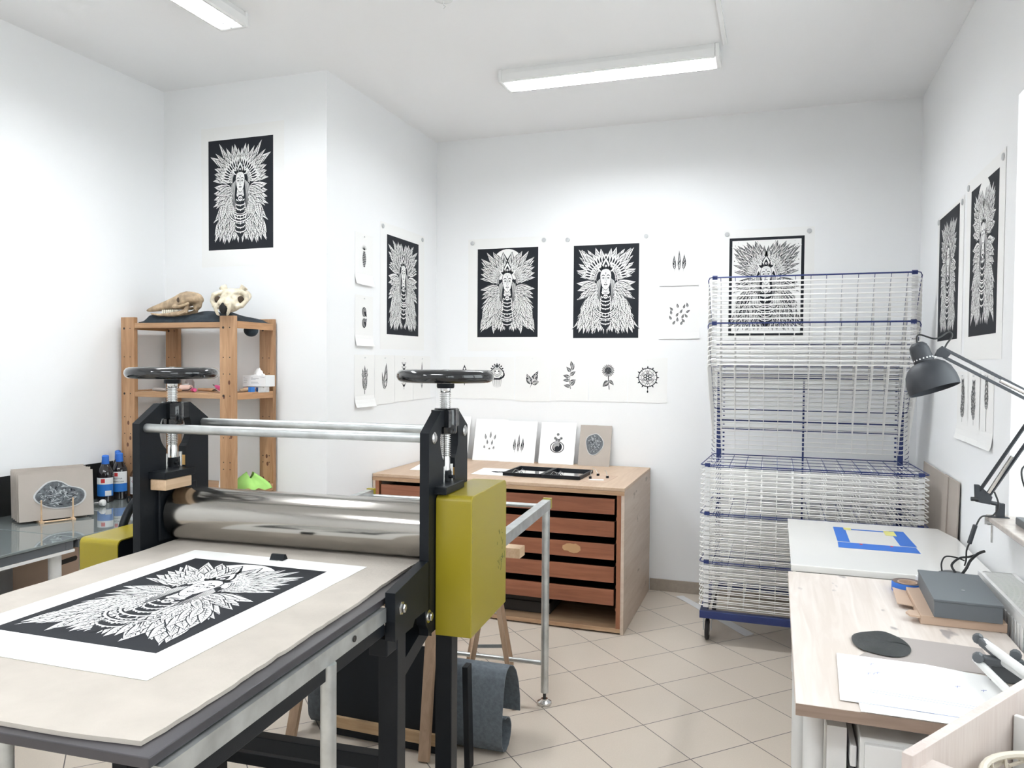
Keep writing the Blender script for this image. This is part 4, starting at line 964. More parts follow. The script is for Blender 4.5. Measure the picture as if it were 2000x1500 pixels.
tool('wooden_gouge', 'brown wooden-handled gouge right of the front shelf post', 'tool', (-2.985, 3.75, Z1+.013), (-2.90, 3.86, Z1+.03), .013, .006, OAK, STEEL, .7)
t = empty('wire_stand', (-3.19, 3.86, Z1), 'little black wire stand with a white tag on the middle shelf', 'stand')
G().tube([(-.035, 0, 0), (-.035, 0, .09), (.035, 0, .09), (.035, 0, 0)], .002, 6).tube([(-.035, 0, .045), (.035, 0, .045)], .002, 6).tube([(-.012, 0, .09), (-.012, 0, .045)], .0015, 6).tube([(.012, 0, .09), (.012, 0, .045)], .0015, 6).tube([(-.035, 0, .001), (-.035, .05, .001), (.035, .05, .001), (.035, 0, .001)], .002, 6).put('wire_frame', STEEL, t)
G().box(-.02, .02, -.004, -.003, .055, .075).put('tag', LABW, t)
t = empty('glass_jar', (-3.45, 3.86, Z1), 'small clear glass jar with white label at the left of the shelf', 'jar')
G().lathe([(.026, 0), (.028, .004), (.028, .055), (.022, .065), (.022, .072)], 20).put('jar_body', CLEARB, t, smooth=True); G().box(-.018, .018, -.0295, -.0285, .015, .045).put('label', LABW, t)
t = empty('tissue_box', (-2.925, 3.86, Z1+.036), 'white tissue box with small grey print on a blue and grey tin', 'box', radians(8))
G().box(-.085, .065, -.055, .055, 0, .068).put('carton', LABW, t, bevel=.002)
g = G()
for i, (x, z, l) in enumerate(((-.03, .055, .012), (-.03, .047, .05), (-.03, .041, .03), (-.03, .026, .045), (-.03, .019, .05), (-.078, .055, .01), (-.078, .044, .025), (-.078, .034, .025), (-.078, .022, .02))):
    g.box(x, x+l, -.0556, -.0550, z, z+.0022)
g.put('printed_lines', GPRINT, t)
text('TORK', .010, 'lettering', GPRINT, t, (.045, -.0556, .056), (pi/2, 0, 0))
G().grid(6, 6, lambda u, v_: (-.04+.06*u+.01*sin(v_*7), -.02+.04*v_, .066+.045*sin(pi*u)*(sin(pi*v_))+.008*sin(u*14+v_*9))).put('tissue', PAPERW, t, smooth=True)
t = empty('small_tin', (-2.95, 3.86, Z1), 'flat grey tin under the tissue box on the shelf', 'tin'); G().box(-.06, .05, -.05, .055, 0, .035).put('tin_body', STEEL, t, bevel=.003)
t = empty('blue_clamp', (-2.868 if False else -2.862+.0, 3.80, Z1), 'small bright blue clamp at the right end of the middle shelf', 'clamp')
t.location = (-2.935, 3.775, Z1); G().box(-.0, .024, -.016, .016, .002, .034).put('clamp_body', LABB, t, bevel=.002); G().cyl((.002, 0, .018), (-.03, 0, .018), .003, 8).put('screw', STEEL, t)
ZL = .8855
def rag_f(u, v_):
    a = u*2*pi; r = (.02+.085*v_)*(1+.18*sin(3*a+1)+.1*sin(5*a)); return (r*cos(a)*1.1, r*sin(a)*.7, .002+.075*(1-v_)**.6*(1+.25*sin(2*a))+.006*sin(9*a)*v_)
t = empty('green_rag', (-2.985+.03, 3.80, ZL), 'crumpled light green cloth on the lower shelf of the pine unit', 'cloth')
G().grid(36, 8, rag_f).put('rag', GREEN, t, smooth=50)
t = empty('white_bag', (-3.10, 3.75, ZL), 'small crumpled white bag left of the green cloth', 'bag')
G().grid(20, 8, lambda u, v_: ((.04+.012*sin(u*19))*cos(2*pi*u)*(1-.35*v_), (.03+.008*sin(u*25))*sin(2*pi*u)*(1-.35*v_), .09*v_+.004*sin(u*30))).put('bag_body', LABW, t, smooth=50)

# ---------------------------------------------------------------- left glass desks
DZT = .825
def desk(y0, y1, lb, lip):
    t = empty('glass_desk', (XL+.005, y0, 0), lb, 'desk')
    L_ = y1-y0; x1 = .745
    G().box(0, x1, 0, L_, DZT-.012, DZT).put('glass_top', TGLASS, t, bevel=.002)
    g = G().box(.02, x1-.004, .01, .05, DZT-.05, DZT-.013).box(.02, x1-.004, L_-.05, L_-.01, DZT-.05, DZT-.013)
    g.box(x1-.04, x1-.004, .05, L_-.05, DZT-.05, DZT-.013).box(.02, .06, .05, L_-.05, DZT-.05, DZT-.013)
    g.put('frame', GREYP if not lip else GREYP, t, bevel=.002)
    if lip: G().box(x1-.002, x1+.004, 0, L_-.01, DZT-.062, DZT-.05).put('white_edge_strip', WMET, t)
    for x in (.06, x1-.06):
        for y in ((.06, L_-.06) if lip else (.10, L_-.10)): G().cyl((x, y, 0), (x, y, DZT-.05), .027, 20).put('leg', WMET, t, smooth=True)
    return t
desk(1.30, 2.66, 'smoky glass-topped desk at the left edge with white edge strip', True)
desk(2.664, 3.57, 'smoky glass-topped desk carrying the bottles beside the press', False)
tag(G().box(XL+.001, XL+.005, 1.3, 3.58, DZT-.06, 1.033).put('black_splash_panel', mat('black_panel', (.006, .007, .007), .5)), 'low black panel standing along the left wall behind the desks', 'panel')
t = empty('archive_box', (-3.42, 2.95, .40), 'brown cardboard archive box with oval hand hole under the glass desk', 'box', radians(8))
G().box(-.13, .13, -.20, .20, 0, .31).put('carton', KRAFT, t, bevel=.003)
G().prism([(-.165-.013+.013*cos(a), .255+.012*sin(a)) for a in [pi/2+i*pi/8 for i in range(9)]]+[(-.105+.013+.013*cos(a)-.0, .255+.012*sin(a)) for a in [-pi/2+i*pi/8 for i in range(9)]], lambda u, v_, h: (h, u, v_), .1300, .1306).put('hand_hole', DARKIN, t)
g = G()
for z in (.13, .15, .17): g.box(.1302, .1306, -.10, .10, z, z+.002)
g.put('printed_lines', mat('brown_print', (.3, .18, .12), .8), t)
tag(G().box(-3.56, -3.28, 2.64, 3.08, .375, .398).put('box_shelf', WHITE), 'white board carrying the cardboard box under the desk', 'shelf') if False else None
t2 = empty('storage_crate', (-3.42, 2.86, 0), 'dark crate standing under the cardboard archive box', 'crate', radians(8))
G().box(-.16, .16, -.24, .24, 0, .395).put('crate_body', GREYP, t2, bevel=.008); G().box(-.165, .165, -.245, .245, .36, .40-.001).put('rim', GREYP, t2, bevel=.004)
t = empty('storage_crate', (-3.45, 2.05, 0), 'plain grey crate under the left desk nearer the room', 'crate'); G().box(-.16, .16, -.3, .3, 0, .6).put('crate_body', GREYP, t, bevel=.01); G().box(-.17, .17, -.31, .31, .56, .6).put('rim', GREYP, t)
# greyboards in the peg stand
BO = Vector((-3.424, 2.903, DZT)); BA = atan2(.29, .157)
bl = ['front greyboard in the peg stand, carved grey leaf relief glued on it']+['greyboard in the peg stand, %s behind the front one' % q for q in ('directly', 'second', 'third', 'fourth', 'fifth', 'sixth', 'seventh', 'eighth')]
for i in range(9):
    o = Vector((-cos(BA+pi/2)*-1*0, 0, 0)); nrm = Vector((sin(BA), -cos(BA), 0)); c = BO-nrm*(.022*i)+Vector((cos(BA), sin(BA), 0))*(.0*i-.006*(i % 2))
    t = empty('greyboard', (c.x, c.y, DZT+.012), bl[i], 'board', BA, 'greyboards standing in the peg stand')
    t.rotation_euler = (radians(-5), 0, BA)
    G().box(-.166, .166, -.0022, .0022, 0, .235+.004*(i % 3)).put('board', CARD, t)
    if i == 0:
        s_ = bpy.data.objects.new('relief', None)
        pl = [(a+.0, b+.115) for a, b in blob(0, .112, .070, seed=9, n=34, amp=.16)]
        G().prism(pl, lambda u, v_, h: (u+.012, -h, v_), .0023, .005).put('lino_plate', MATS['pale_lino'], t)
        pl = [(a*.93, b*.92+.115) for a, b in blob(0, .112, .070, seed=9, n=34, amp=.16)]
        G().prism(pl, lambda u, v_, h: (u+.012, -h, v_), .005, .0062).put('carved_relief', PAD, t)
        A = Art(31); R = A.r
        for q in range(110):
            a = R.uniform(0, 6.28); r = sqrt(R.uniform(0, .72)); A.blade(r*cos(a), r*sin(a), R.uniform(0, 6.28), R.uniform(.12, .30), R.uniform(.03, .08), 1 if q % 3 else 0, R.uniform(-1.2, 1.2), L=1+q % 9)
        art_mesh(A, 'carved_lines', .098, .060, (INK, MATS['lino_highlight']), t, .0063, lambda u, v_, h: (u+.012, -h, v_+.115))
        bpy.data.objects.remove(s_)
t = empty('peg_stand', (BO.x, BO.y, DZT), 'little wooden peg stand holding the greyboards on the glass desk', 'stand', BA)
for x in (-.075, .065):
    G().box(x-.009, x+.009, -.040, .205, .0, .011).put('foot_rail', OAK, t, bevel=.001)
    for y in (-.022, .196): G().cyl((x, y, .011), (x, y, .115), .004, 10).put('peg', OAK, t, smooth=True)
G().cyl((-.066, -.026, .0055), (.056, -.026, .0055), .0045, 10).put('crossbar', OAK, t); G().cyl((-.066, .19, .0055), (.056, .19, .0055), .0045, 10).put('crossbar', OAK, t)
# bottles
def bottle(x, y, hh, body, cap, cm, lb, kind, z=DZT, r=.043, rz=0, wrap=True):
    t = empty('solvent_bottle' if wrap else 'clear_bottle', (x, y, z), lb, 'bottle', rz)
    pr = [(r*.9, 0), (r, .005), (r, hh*.60), (r*.93, hh*.68), (r*.55, hh*.80), (r*.36, hh*.86), (r*.36, hh*.95)]
    b = G().lathe(pr, 28).put('bottle_body', body, t, smooth=True)
    if wrap: G().lathe([(r*.40, hh*.80), (r*.48, hh*.84), (r*.43, hh*.94), (r*.44, hh), (r*.36, hh*1.02), (.003, hh*1.03)], 14).put('tape_wrapped_cap', cm, t, smooth=30)
    else: G().lathe([(r*.44, hh*.90), (r*.44, hh*1.0), (r*.40, hh*1.01)], 20).put('cap', cm, t)
    def lab(z0, z1, m_, a0=-80, a1=80, rr_=.0006, nm='label', par=t):
        g = G(); n = 16
        g.grid(n, 1, lambda u, v_: ((r+rr_)*sin(radians(a0+(a1-a0)*u)), -(r+rr_)*cos(radians(a0+(a1-a0)*u)), z0+(z1-z0)*v_)); return g.put(nm, m_, par)
    if kind == 'a':
        l = lab(hh*.14, hh*.54, LABB); lab(hh*.40, hh*.54, LABW, rr_=.0009, nm='label_band', par=l)
        lab(hh*.43, hh*.52, RED, -14, 14, .0012, 'red_emblem', l); lab(hh*.15, hh*.26, LABW, 15, 60, .0012, 'barcode_patch', l)
        G().add([((r+.0013)*sin(radians(a_)), -(r+.0013)*cos(radians(a_)), hh*z_) for a_, z_ in ((-78, .36), (0, .36), (45, .50), (0, .43))], [(0, 1, 2, 3)]).put('blue_peak', LABB, l) if False else None
    elif kind == 'b':
        l = lab(hh*.18, hh*.62, LABW); lab(hh*.18, hh*.36, LABB, rr_=.0009, nm='label_band', par=l); lab(hh*.52, hh*.60, RED, -20, 5, .0012, 'red_emblem', l)
        for s_, zz in (('BENZYNA', .47), ('EKSTRAKCYJNA', .405)):
            o = text(s_, .0125 if s_ == 'BENZYNA' else .0105, 'lettering', BLACK, l, (0, 0, 0), (0, 0, 0))
            for v in o.data.vertices:
                a = v.co.x/(r+.002); v.co = ((r+.0016+v.co.z)*sin(a), -(r+.0016+v.co.z)*cos(a), hh*zz+v.co.y)
    elif kind == 'c':
        l = lab(hh*.12, hh*.60, LABW); g = G()
        for cx_, cz in ((-.010, .47), (.010, .47), (0, .54), (0, .40)):
            o = [(cx_*1.0+.011*a, hh*cz+.011*b) for a, b in ((0, 1), (1, 0), (0, -1), (-1, 0))]; i_ = [(cx_+.008*a, hh*cz+.008*b) for a, b in ((0, 1), (1, 0), (0, -1), (-1, 0))]
            cv = lambda u, v_: ((r+.0012)*sin(u/r), -(r+.0012)*cos(u/r), v_)
            for k in range(4): k2 = (k+1) % 4; g.add([cv(*o[k]), cv(*o[k2]), cv(*i_[k2]), cv(*i_[k])], [(0, 1, 2, 3)])
            g.add([cv(cx_-.002, hh*cz-.004), cv(cx_+.002, hh*cz-.004), cv(cx_+.002, hh*cz+.004), cv(cx_-.002, hh*cz+.004)], [(0, 1, 2, 3)])
        g.put('hazard_diamonds', mat('crimson', (.45, .02, .05), .5), l); lab(hh*.16, hh*.32, mat('pale_grey_print', (.62, .62, .62), .6), -60, 50, .0009, 'small_print_block', l)
    return t
BR = radians(28)
bottle(-3.640, 3.400, .262, BOTG, 0, BLUET, 'leftmost dark bottle with blue taped neck and blue label', 'a', rz=BR)
bottle(-3.640, 3.500, .265, BOTG, 0, BLUET, 'dark bottle with blue taped neck and white over blue label', 'b', rz=BR)
t = bottle(-3.71, 3.575-.02, .27, BOTG, 0, BLUET, 'dark bottle with upright blue taped cap behind the clear bottle', 'x', r=.036)
bottle(-3.575, 3.565, .215, CLEARB, 0, CLIPW, 'clear plastic bottle with white cap and red hazard diamonds', 'c', rz=BR, wrap=False, r=.038)
for o_, p_ in (('x', 0),): pass
t = empty('small_blue_bottle', (-3.50, 3.535, DZT), 'small bottle with blue top mostly hidden behind the press side', 'bottle'); G().lathe([(.025, 0), (.026, .12), (.012, .15), (.012, .17)], 18).put('bottle_body', BOTG, t, smooth=True); G().lathe([(.016, .15), (.017, .185), (.01, .19)], 14).put('tape_wrapped_cap', BLUET, t)
t = empty('porcelain_stopper', (-3.545, 3.27, DZT), 'small white porcelain knob lying by the greyboards', 'knob', .4)
G().lathe([(.010, 0), (.014, .004), (.020, .016), (.018, .028), (.006, .034)], 20, (0, 0, .02), (1, -.2, .1)).put('knob_head', WHITE, t, smooth=True); G().cyl((0, 0, .02), (-.03, .006, .016), .007, 12).put('shank', STEEL, t)
t = empty('black_earphone', (-3.47, 3.40, DZT), 'small black ring-shaped object on the glass desk by the press wheel', 'ring', .3)
G().tube([(.0+.010*cos(a*.5236), 0, .022+.018*sin(a*.5236)) for a in range(12)], .005, 8, closed=True).put('ring', BLACK, t, smooth=True)

# ---------------------------------------------------------------- drying rack
RX0, RX1, HY, DEP = -.405, .785, 5.225, .62
rk = empty('drying_rack', ((RX0+RX1)/2, HY, 0), 'tall wheeled print drying rack with navy frame and fifty white wire trays', 'drying rack')
W2_ = (RX1-RX0)/2
for s in (-1, 1):
    G().box(s*(W2_-.055)-.015, s*(W2_-.055)+.015, -.005, .03, .20, 1.60).put('post', NAVY, rk, bevel=.002)
    g = G()
    for k in range(51): z = .197+.0285*k; g.box(s*(W2_-.085)-.006, s*(W2_-.085)+.006, -.012, -.005, z-.005, z+.005)
    g.put('hinge_strip', NAVY, rk)
    G().box(s*(W2_-.02)-.02, s*(W2_-.02)+.02, -.60, .05, .148, .192).put('base_side', NAVY, rk, bevel=.003)
    g = G()
    for k in range(20): z = .95+.0285*k; g.tube([(s*(W2_-.03), .0, z), (s*(W2_-.015), -.012, z+.012), (s*(W2_-.01), -.004, z+.024)], .002, 5)
    g.put('spring_hooks', NAVY, rk)
    for y in (-.535, .02):
        c = empty('tmp', (0, 0, 0), 'x', 'x'); bpy.data.objects.remove(c)
        fk = G().box(s*(W2_-.04)-.03, s*(W2_-.04)+.03, y-.03, y+.03, .140, .147).bar((s*(W2_-.04)-.022, y, .14), (s*(W2_-.04)-.022, y-.012, .055), .004, .035, (0, 1, 0)).bar((s*(W2_-.04)+.022, y, .14), (s*(W2_-.04)+.022, y-.012, .055), .004, .035, (0, 1, 0)).put('caster', GALV, rk)
        G().lathe([(.055, -.012), (.062, -.008), (.062, .008), (.055, .012)], 28, (s*(W2_-.04), y-.012, .062), (1, 0, 0)).put('wheel', RUB, fk, smooth=50)
        G().lathe([(.012, -.016), (.034, -.013), (.036, -.0125), (.036, .0125), (.034, .013), (.012, .016)], 20, (s*(W2_-.04), y-.012, .062), (1, 0, 0)).put('wheel_hub', GALV, fk)
G().box(-W2_, W2_, -.625, -.585, .148, .192).put('base_front', NAVY, rk, bevel=.003)
G().box(-W2_, W2_, .02, .05, .148, .192).put('base_rear', NAVY, rk, bevel=.003)
G().box(-W2_+.04, W2_-.04, 0, .03, 1.552, 1.582).put('top_crossbar', NAVY, rk, bevel=.002)
for z in (1.27, 1.215): G().box(-W2_+.07, W2_-.07, .014, .022, z, z+.012).put('crossbar', NAVY, rk)
G().cyl((-.02, .018, .19), (-.02, .018, 1.555), .006, 8).put('centre_rod', NAVY, rk)
def tray_mesh(blue):
    g = G(); r = .0034; x1 = W2_; c = .03
    rim = [(-x1+c+.02, -.012, 0), (x1-c-.02, -.012, 0), (x1-.02-.008, -.02, 0), (x1-.02, -.04, 0), (x1+.004, -DEP+.02, 0), (x1-.004, -DEP+.004, 0), (x1-.02, -DEP, 0), (-x1+.02, -DEP, 0), (-x1+.004, -DEP+.004, 0), (-x1-.004, -DEP+.02, 0), (-x1+.02, -.04, 0), (-x1+.02+.008, -.02, 0)]
    g.tube(rim, r, 5, closed=True)
    g.tube([(-x1+.035, -DEP+.0, -.010), (x1-.035, -DEP+.0, -.010)], r*.8, 5)
    for i in range(13): x = -x1+.07+(2*x1-.14)*i/12; g.tube([(x, -.012, -.002), (x, -DEP, -.002), (x, -DEP, -.010)], r*.68, 4)
    for j in range(1, 4): y = -.012-(DEP-.012)*j/4; g.tube([(-x1+.018, y, .0012), (x1-.018, y, .0012)], r*.6, 4)
    return g.mesh('navy_wire_grid' if blue else 'wire_grid', NAVY if blue else WWIRE)
def clip_mesh(blue):
    g = G()
    for s in (-1, 1): g.box(s*(W2_-.035)-.015, s*(W2_-.035)+.015, -DEP-.008, -DEP+.012, -.0125, .0125)
    return g
tm = {b: tray_mesh(b) for b in (0, 1)}
cm = {}
for b in (0, 1):
    for s in (-1, 1): cm[b, s] = G().box(s*(W2_-.035)-.015, s*(W2_-.035)+.015, -DEP-.008, -DEP+.012, -.0100, .0100).mesh('clip', NAVY if b else CLIPW)
rr = random.Random(4)
for k in range(1, 51):
    b = 1 if k % 10 == 0 else 0; z = .197+.0285*k
    o = bpy.data.objects.new('wire_tray', tm[b]); COL.objects.link(o); o.parent = rk; o.location = (0, 0, z)
    if b: o['label'] = 'navy wire tray'
    if k > 30: o.rotation_euler = (-radians(65+rr.uniform(-.4, .4)), 0, 0)
    else: o.rotation_euler = (rr.uniform(-.002, .002), 0, 0)
    for s in (-1, 1):
        c = bpy.data.objects.new('end_clip', cm[b, s]); COL.objects.link(c); c.parent = o
tag(G().prism([(-.645, 5.466), (-.60, 5.50), (-.10, 4.86), (-.15, 4.80)], lambda u, v_, h: (u, v_, h), .0005, .002).put('paper_strip', mat('translucent_strip', (.75, .75, .76), .3)), 'long white paper strip lying on the floor under the drying rack', 'paper strip')
# greyboards leaning on the right wall
for (y0, y1, x, lb) in ((4.49, 5.18, XR-.012, 'large greyboard panel leaning on the right wall behind the rack'), (4.27, 4.60, XR-.005, 'narrow second greyboard edge beside the large panel on the right wall')):
    t = empty('grey_pasteboard', (x-.03, (y0+y1)/2, 0), lb, 'board'); t.rotation_euler = (0, radians(1.4), 0)
    G().box(-.003, .003, -(y1-y0)/2, (y1-y0)/2, .001, 1.066).put('board', CARD, t)

# ---------------------------------------------------------------- right-hand tables
t = empty('white_table', (.072, 3.42, 0), 'glossy white light table standing by the drying rack', 'table')
tp = G().prism([(0, 0), (.775, 0), (.775, .80), (.73, 1.02), (0, 1.02)], lambda u, v_, h: (u, v_, h), .772, .80).put('tabletop', TABW, t, bevel=.003)
G().box(.02, .12, .015, .05, .748, .771).put('hinge_bracket', GREYP, t, bevel=.002)
G().box(.04, .74, .06, .95, .735, .77).put('apron', WMET, t)
for x in (.05, .71):
    for y in (.08, .92): G().cyl((x, y, 0), (x, y, .74), .02, 16).put('leg', WMET, t, smooth=True)
def strip(par, nm, m_, pts, z=.8003):
    pass
bt = empty('blue_tape_frame', (.29, 3.82, .8002), 'registration frame of blue masking tape stuck on the white table', 'tape')
def tp_(nm, m_, pts, z0): return G().prism(pts, lambda u, v_, h: (u, v_, h), z0, z0+.0003).put(nm, m_, bt)
tp_('tape_strip', BLUET, [(-.005, .0), (.335, -.004), (.333, .115), (.0, .122)], 0)
tp_('tape_strip', BLUET, [(.0, .135), (.055, .13), (.058, .48), (.002, .48)], 0)
tp_('tape_strip', BLUET, [(.27, .13), (.34, .125), (.330, .47), (.265, .472)], 0)
tp_('tape_strip', BLUET, [(.062, .43), (.262, .425), (.262, .45), (.062, .455)], 0)
tp_('tape_strip', YELT, [(.05, .42), (.085, .42), (.085, .475), (.05, .475)], .0004); tp_('tape_strip', YELT, [(.235, .35), (.285, .345), (.285, .46), (.235, .46)], .0004)
for x in (.10, .23): tp_('red_dot', RED, [(x+.007*cos(a*.628), .10+.012*sin(a*.628)) for a in range(10)], .0004)
wt = empty('wooden_table', (.060, 2.06, 0), 'whitewashed wooden table with stains in front of the white table', 'table')
G().box(0, .655, 0, 1.325, .748, .780).put('tabletop', WHWASH, wt, bevel=.002)
G().box(.0005, .6545, -.0015, .001, .749, .779).put('front_edge', WEDGE, wt)
for x in (.048, .60):
    for y in (.10, 1.24): G().cyl((x, y, 0), (x, y, .748), .026, 20).put('leg', WMET, wt, smooth=True)
G().box(.080, .128, .08, 1.22, .0, .70).put('side_panel', WMET, wt)
t = empty('drawer_unit', (.215, 2.10, 0), 'plain white drawer cabinet under the wooden table', 'drawer cabinet')
G().box(0, .42, 0, .55, .02, .70).put('carcass', WHITE, t, bevel=.003)
for k in range(3): G().box(.01, .41, -.018, -.001, .04+.22*k, .25+.22*k).put('drawer_front', WHITE, t, bevel=.003)
t = empty('plastic_organiser', (.192, 2.12, 0), 'narrow stack of clear white plastic trays between table leg and drawer unit', 'organiser')
for k in range(7): G().box(.003, .018, 0, .30, .10+.085*k, .10+.085*k+.055).put('tray', MATS['white_label'], t, bevel=.003)
G().box(.0005, .0205, .301, .305, .0, .70).put('back_rail', WMET, t)
WT = .7805
t = empty('black_putty_slab', (.318, 2.58, WT+.0018), 'flat oval lump of black ink putty on the wooden table', 'putty', radians(-8))
g = G(); rr = random.Random(8)
pts = blob(0, .083, .108, 40, 12, .07)
g.grid(40, 6, lambda u, v_: (pts[int(round(u*40)) % 40][0]*v_, pts[int(round(u*40)) % 40][1]*v_, (.013+.002*sin(u*30)*v_+.0015*sin(v_*14)) if v_ < .9 else .003))
g.lathe([(.07, 0), (.08, .004)], 30); g.put('putty', PUTTY, t, smooth=60)
tag(G().prism([(.235, 2.44), (.60, 2.43), (.605, 2.65), (.365, 2.675)], lambda u, v_, h: (u, v_, h), WT, WT+.0014).put('grey_card', GSTONE), 'grey card under the black putty on the wooden table', 'card')
t = flat('paper_sheet', 'white paper sheet with blue pencil lines at the front of the wooden table', 'paper', [(.183, 2.452), (.168, 2.108), (.60, 2.10), (.60, 2.40), (.42, 2.445)], WT+.0028, PAPERW, .0006)
g = G()
for (a, b) in (((-.15, -.10), (.10, -.12)), ((-.15, -.115), (.10, -.135)), ((-.19, -.19), (.12, -.205))): g.bar((*a, .0008), (*b, .0008), .0014, .0003)
for (x, y) in ((-.13, .02), (-.12, .03), (-.145, .015), (-.13, .09), (.07, .0), (.13, -.005)): g.bar((x, y, .0008), (x+.014, y+.006, .0008), .002, .0003); g.bar((x+.004, y-.008, .0008), (x+.008, y+.008, .0008), .0015, .0003)
g.put('pencil_lines', mat('blue_pencil', (.30, .34, .62), .8), t)
flat('paper_sheet', 'lower white paper sheet hanging slightly over the table front edge', 'paper', [(.21, 2.30), (.212, 2.058), (.52, 2.058), (.56, 2.30)], WT+.0010+.0006, PAPERW, .0006)
t = empty('flat_kraft_box', (.595, 3.01, WT), 'flat kraft cardboard mailer box under the grey box', 'box', radians(-1))
G().box(-.125, .125, -.175, .20, 0, .030).put('carton', KRAFT, t, bevel=.002)
G().prism([(-.175, -.01), (-.126, -.03), (-.126, .185), (-.168, .20)], lambda u, v_, h: (u, v_, h), .014, .017).put('side_flap', KRAFT, t)
G().prism([(-.125, -.177), (-.155, -.172), (-.165, -.14), (-.150, -.11), (-.126, -.11)], lambda u, v_, h: (u, v_, h), .020, .026).put('rounded_flap', KRAFT, t)
t = empty('grey_box', (.61, 3.025, WT+.0305), 'dark grey lidded gift box on the kraft mailer box', 'box', radians(-2))
G().box(-.098, .098, -.20, .19, 0, .052).put('box_body', GBOX, t, bevel=.0015); G().box(-.100, .100, -.202, .192, .052, .060).put('lid', GBOX, t, bevel=.0015)
G().lathe([(.006, 0), (.006, .0004)], 12, (.01, -.05, .060)).put('embossed_dot', GPRINT, t)
t = empty('masking_tape_roll', (.485, 3.235, WT), 'roll of blue masking tape with dark worn side beside the kraft box', 'tape roll')
G().lathe([(.034, .003), (.052, 0), (.054, .003), (.054, .033), (.052, .036), (.034, .033), (.034, .003)], 36, caps=False).put('tape', BLUET, t, smooth=40)
G().lathe([(.034, .0345), (.052, .0368)], 36, caps=False).put('dusty_side', mat('dusty_dark', (.16, .12, .11), .9), t); G().lathe([(.030, .002), (.034, .002), (.034, .036), (.030, .036), (.030, .002)], 30, caps=False).put('cardboard_core', KRAFT, t)
for i, (x, r, h, lb) in enumerate(((.548, .024, .045, 'small white pot between the tape roll and the grey box'), (.60, .022, .040, 'second small white pot behind the grey box'))):
    t = empty('white_pot', (x, 3.305 if i == 0 else 3.33, WT), lb, 'pot'); G().lathe([(r, 0), (r, h), (r*.85, h), (r*.85, h-.006)], 20).put('pot_body', CLIPW, t, smooth=40)
t = empty('charging_puck', (.675, 3.43, .8005), 'round grey disc-shaped hub with black cable on the white table', 'hub')
G().lathe([(.045, 0), (.052, .005), (.050, .016), (.038, .020), (0.002, .021)], 30).put('disc', GREYP, t, smooth=True)
hub = t
def smooth(pts):
    P = [Vector(p) for p in pts]; out = []
    for i in range(len(P)-1):
        p0, p1, p2, p3 = P[max(i-1, 0)], P[i], P[i+1], P[min(i+2, len(P)-1)]
        for k in range(8):
            q = k/8; out.append(.5*((2*p1)+(-p0+p2)*q+(2*p0-5*p1+4*p2-p3)*q*q+(-p0+3*p1-3*p2+p3)*q**3))
    return out+[P[-1]]
for pts, r in (([(-.035, .015, .020), (-.036, .02, .05), (-.02, .03, .075), (.02, .04, .072), (.05, .05, .06)], .003), ([(.01, .0, .021), (.0, .02, .045), (.03, .04, .07), (.07, .06, .075), (.10, .07, .085)], .0045), ([(.03, -.01, .018), (.05, .01, .04), (.07, .04, .065), (.10, .06, .09), (.125, .07, .10)], .0055)):
    G().tube(smooth(pts), r, 8).put('cable', CORD, t, smooth=True)
# radiator
t = empty('radiator', (XR-.005, 2.20, 0), 'white panel radiator with slotted top grille on the right wall under the sill', 'radiator')
G().box(-.130, -.118, -.42, 1.09, .26, .862).box(-.03, -.018, -.42, 1.09, .26, .862).put('panel', WHITE, t, bevel=.004)
g = G()
for i in range(40): y = -.40+1.46*i/39; g.box(-.1335, -.1305, y, y+.018, .30, .83)
g.put('front_ribs', WHITE, t, bevel=.002)
G().box(-.134, -.014, 1.085, 1.095, .255, .868).box(-.134, -.014, -.425, -.415, .255, .868).put('side_cover', WHITE, t, bevel=.002)
g = G().box(-.134, -.122, -.42, 1.09, .864, .870).box(-.026, -.014, -.42, 1.09, .864, .870)
for i in range(110): y = -.415+1.50*i/109; g.box(-.122, -.026, y, y+.006, .864, .868)
g.put('top_grille', WHITE, t)
G().box(-.115, -.033, -.42, 1.08, .30, .80).put('convector', MATS['mirror_louvre'] if False else WMET, t)
# ---------------------------------------------------------------- desk lamp clamped to the sill
lp = empty('desk_lamp', (.832, 3.425, WZ0+.0225), 'dark grey swing-arm desk lamp clamped to the window sill', 'lamp')
def lw(x, y, z): return (x-.832, y-3.425, z-WZ0-.0225)
B = lw
G().box(-.022, .022, -.016, .016, 0, .003).bar((0, 0, .0), (0, 0, .055), .028, .022).bar((-.045, 0, .001), (.03, 0, .001), .03, .003).put('clamp', LAMPG, lp, bevel=.003)
G().cyl((-.026, 0, -.10), (-.026, 0, -.025), .004, 8).bar((-.042, 0, -.0), (-.042, 0, -.030), .02, .003, (0, 1, 0)).bar((-.042, 0, -.030), (-.015, 0, -.030), .02, .003).put('clamp_screw', STEEL, lp)
j0 = Vector(lw(.770, 3.40, 1.135)); el = Vector(lw(.925, 3.25, 1.50)); j1 = Vector(lw(.585, 3.20, 1.688))
G().prism([(-.030, -.022), (.02, -.03), (.028, .0), (-.018, .045), (-.034, .045)], lambda u, v_, h: (j0.x+u, j0.y+h, j0.z+v_), -.008, .008).tube([j0+Vector((.01, 0, -.02)), (0, 0, .05)], .008, 8).put('lower_joint', LAMPG, lp, bevel=.002)
G().cyl(j0+Vector((-.045, -.004, -.012)), j0+Vector((-.02, -.004, -.012)), .008, 8).put('joint_knob', CORD, lp)
def arms(a, b, off, nm):
    o = Vector(off)
    for s in (-.5, .5): G().bar(a+o*s, b+o*s, .010, .010).put(nm, LAMPG, lp)
    d = b-a
    G().tube([a+o*.2+d*.03+Vector((0, -.012, 0)), a+o*.1+d*(.45)+Vector((0, -.010, 0))], .007, 8).put('tension_spring', STEEL, lp)
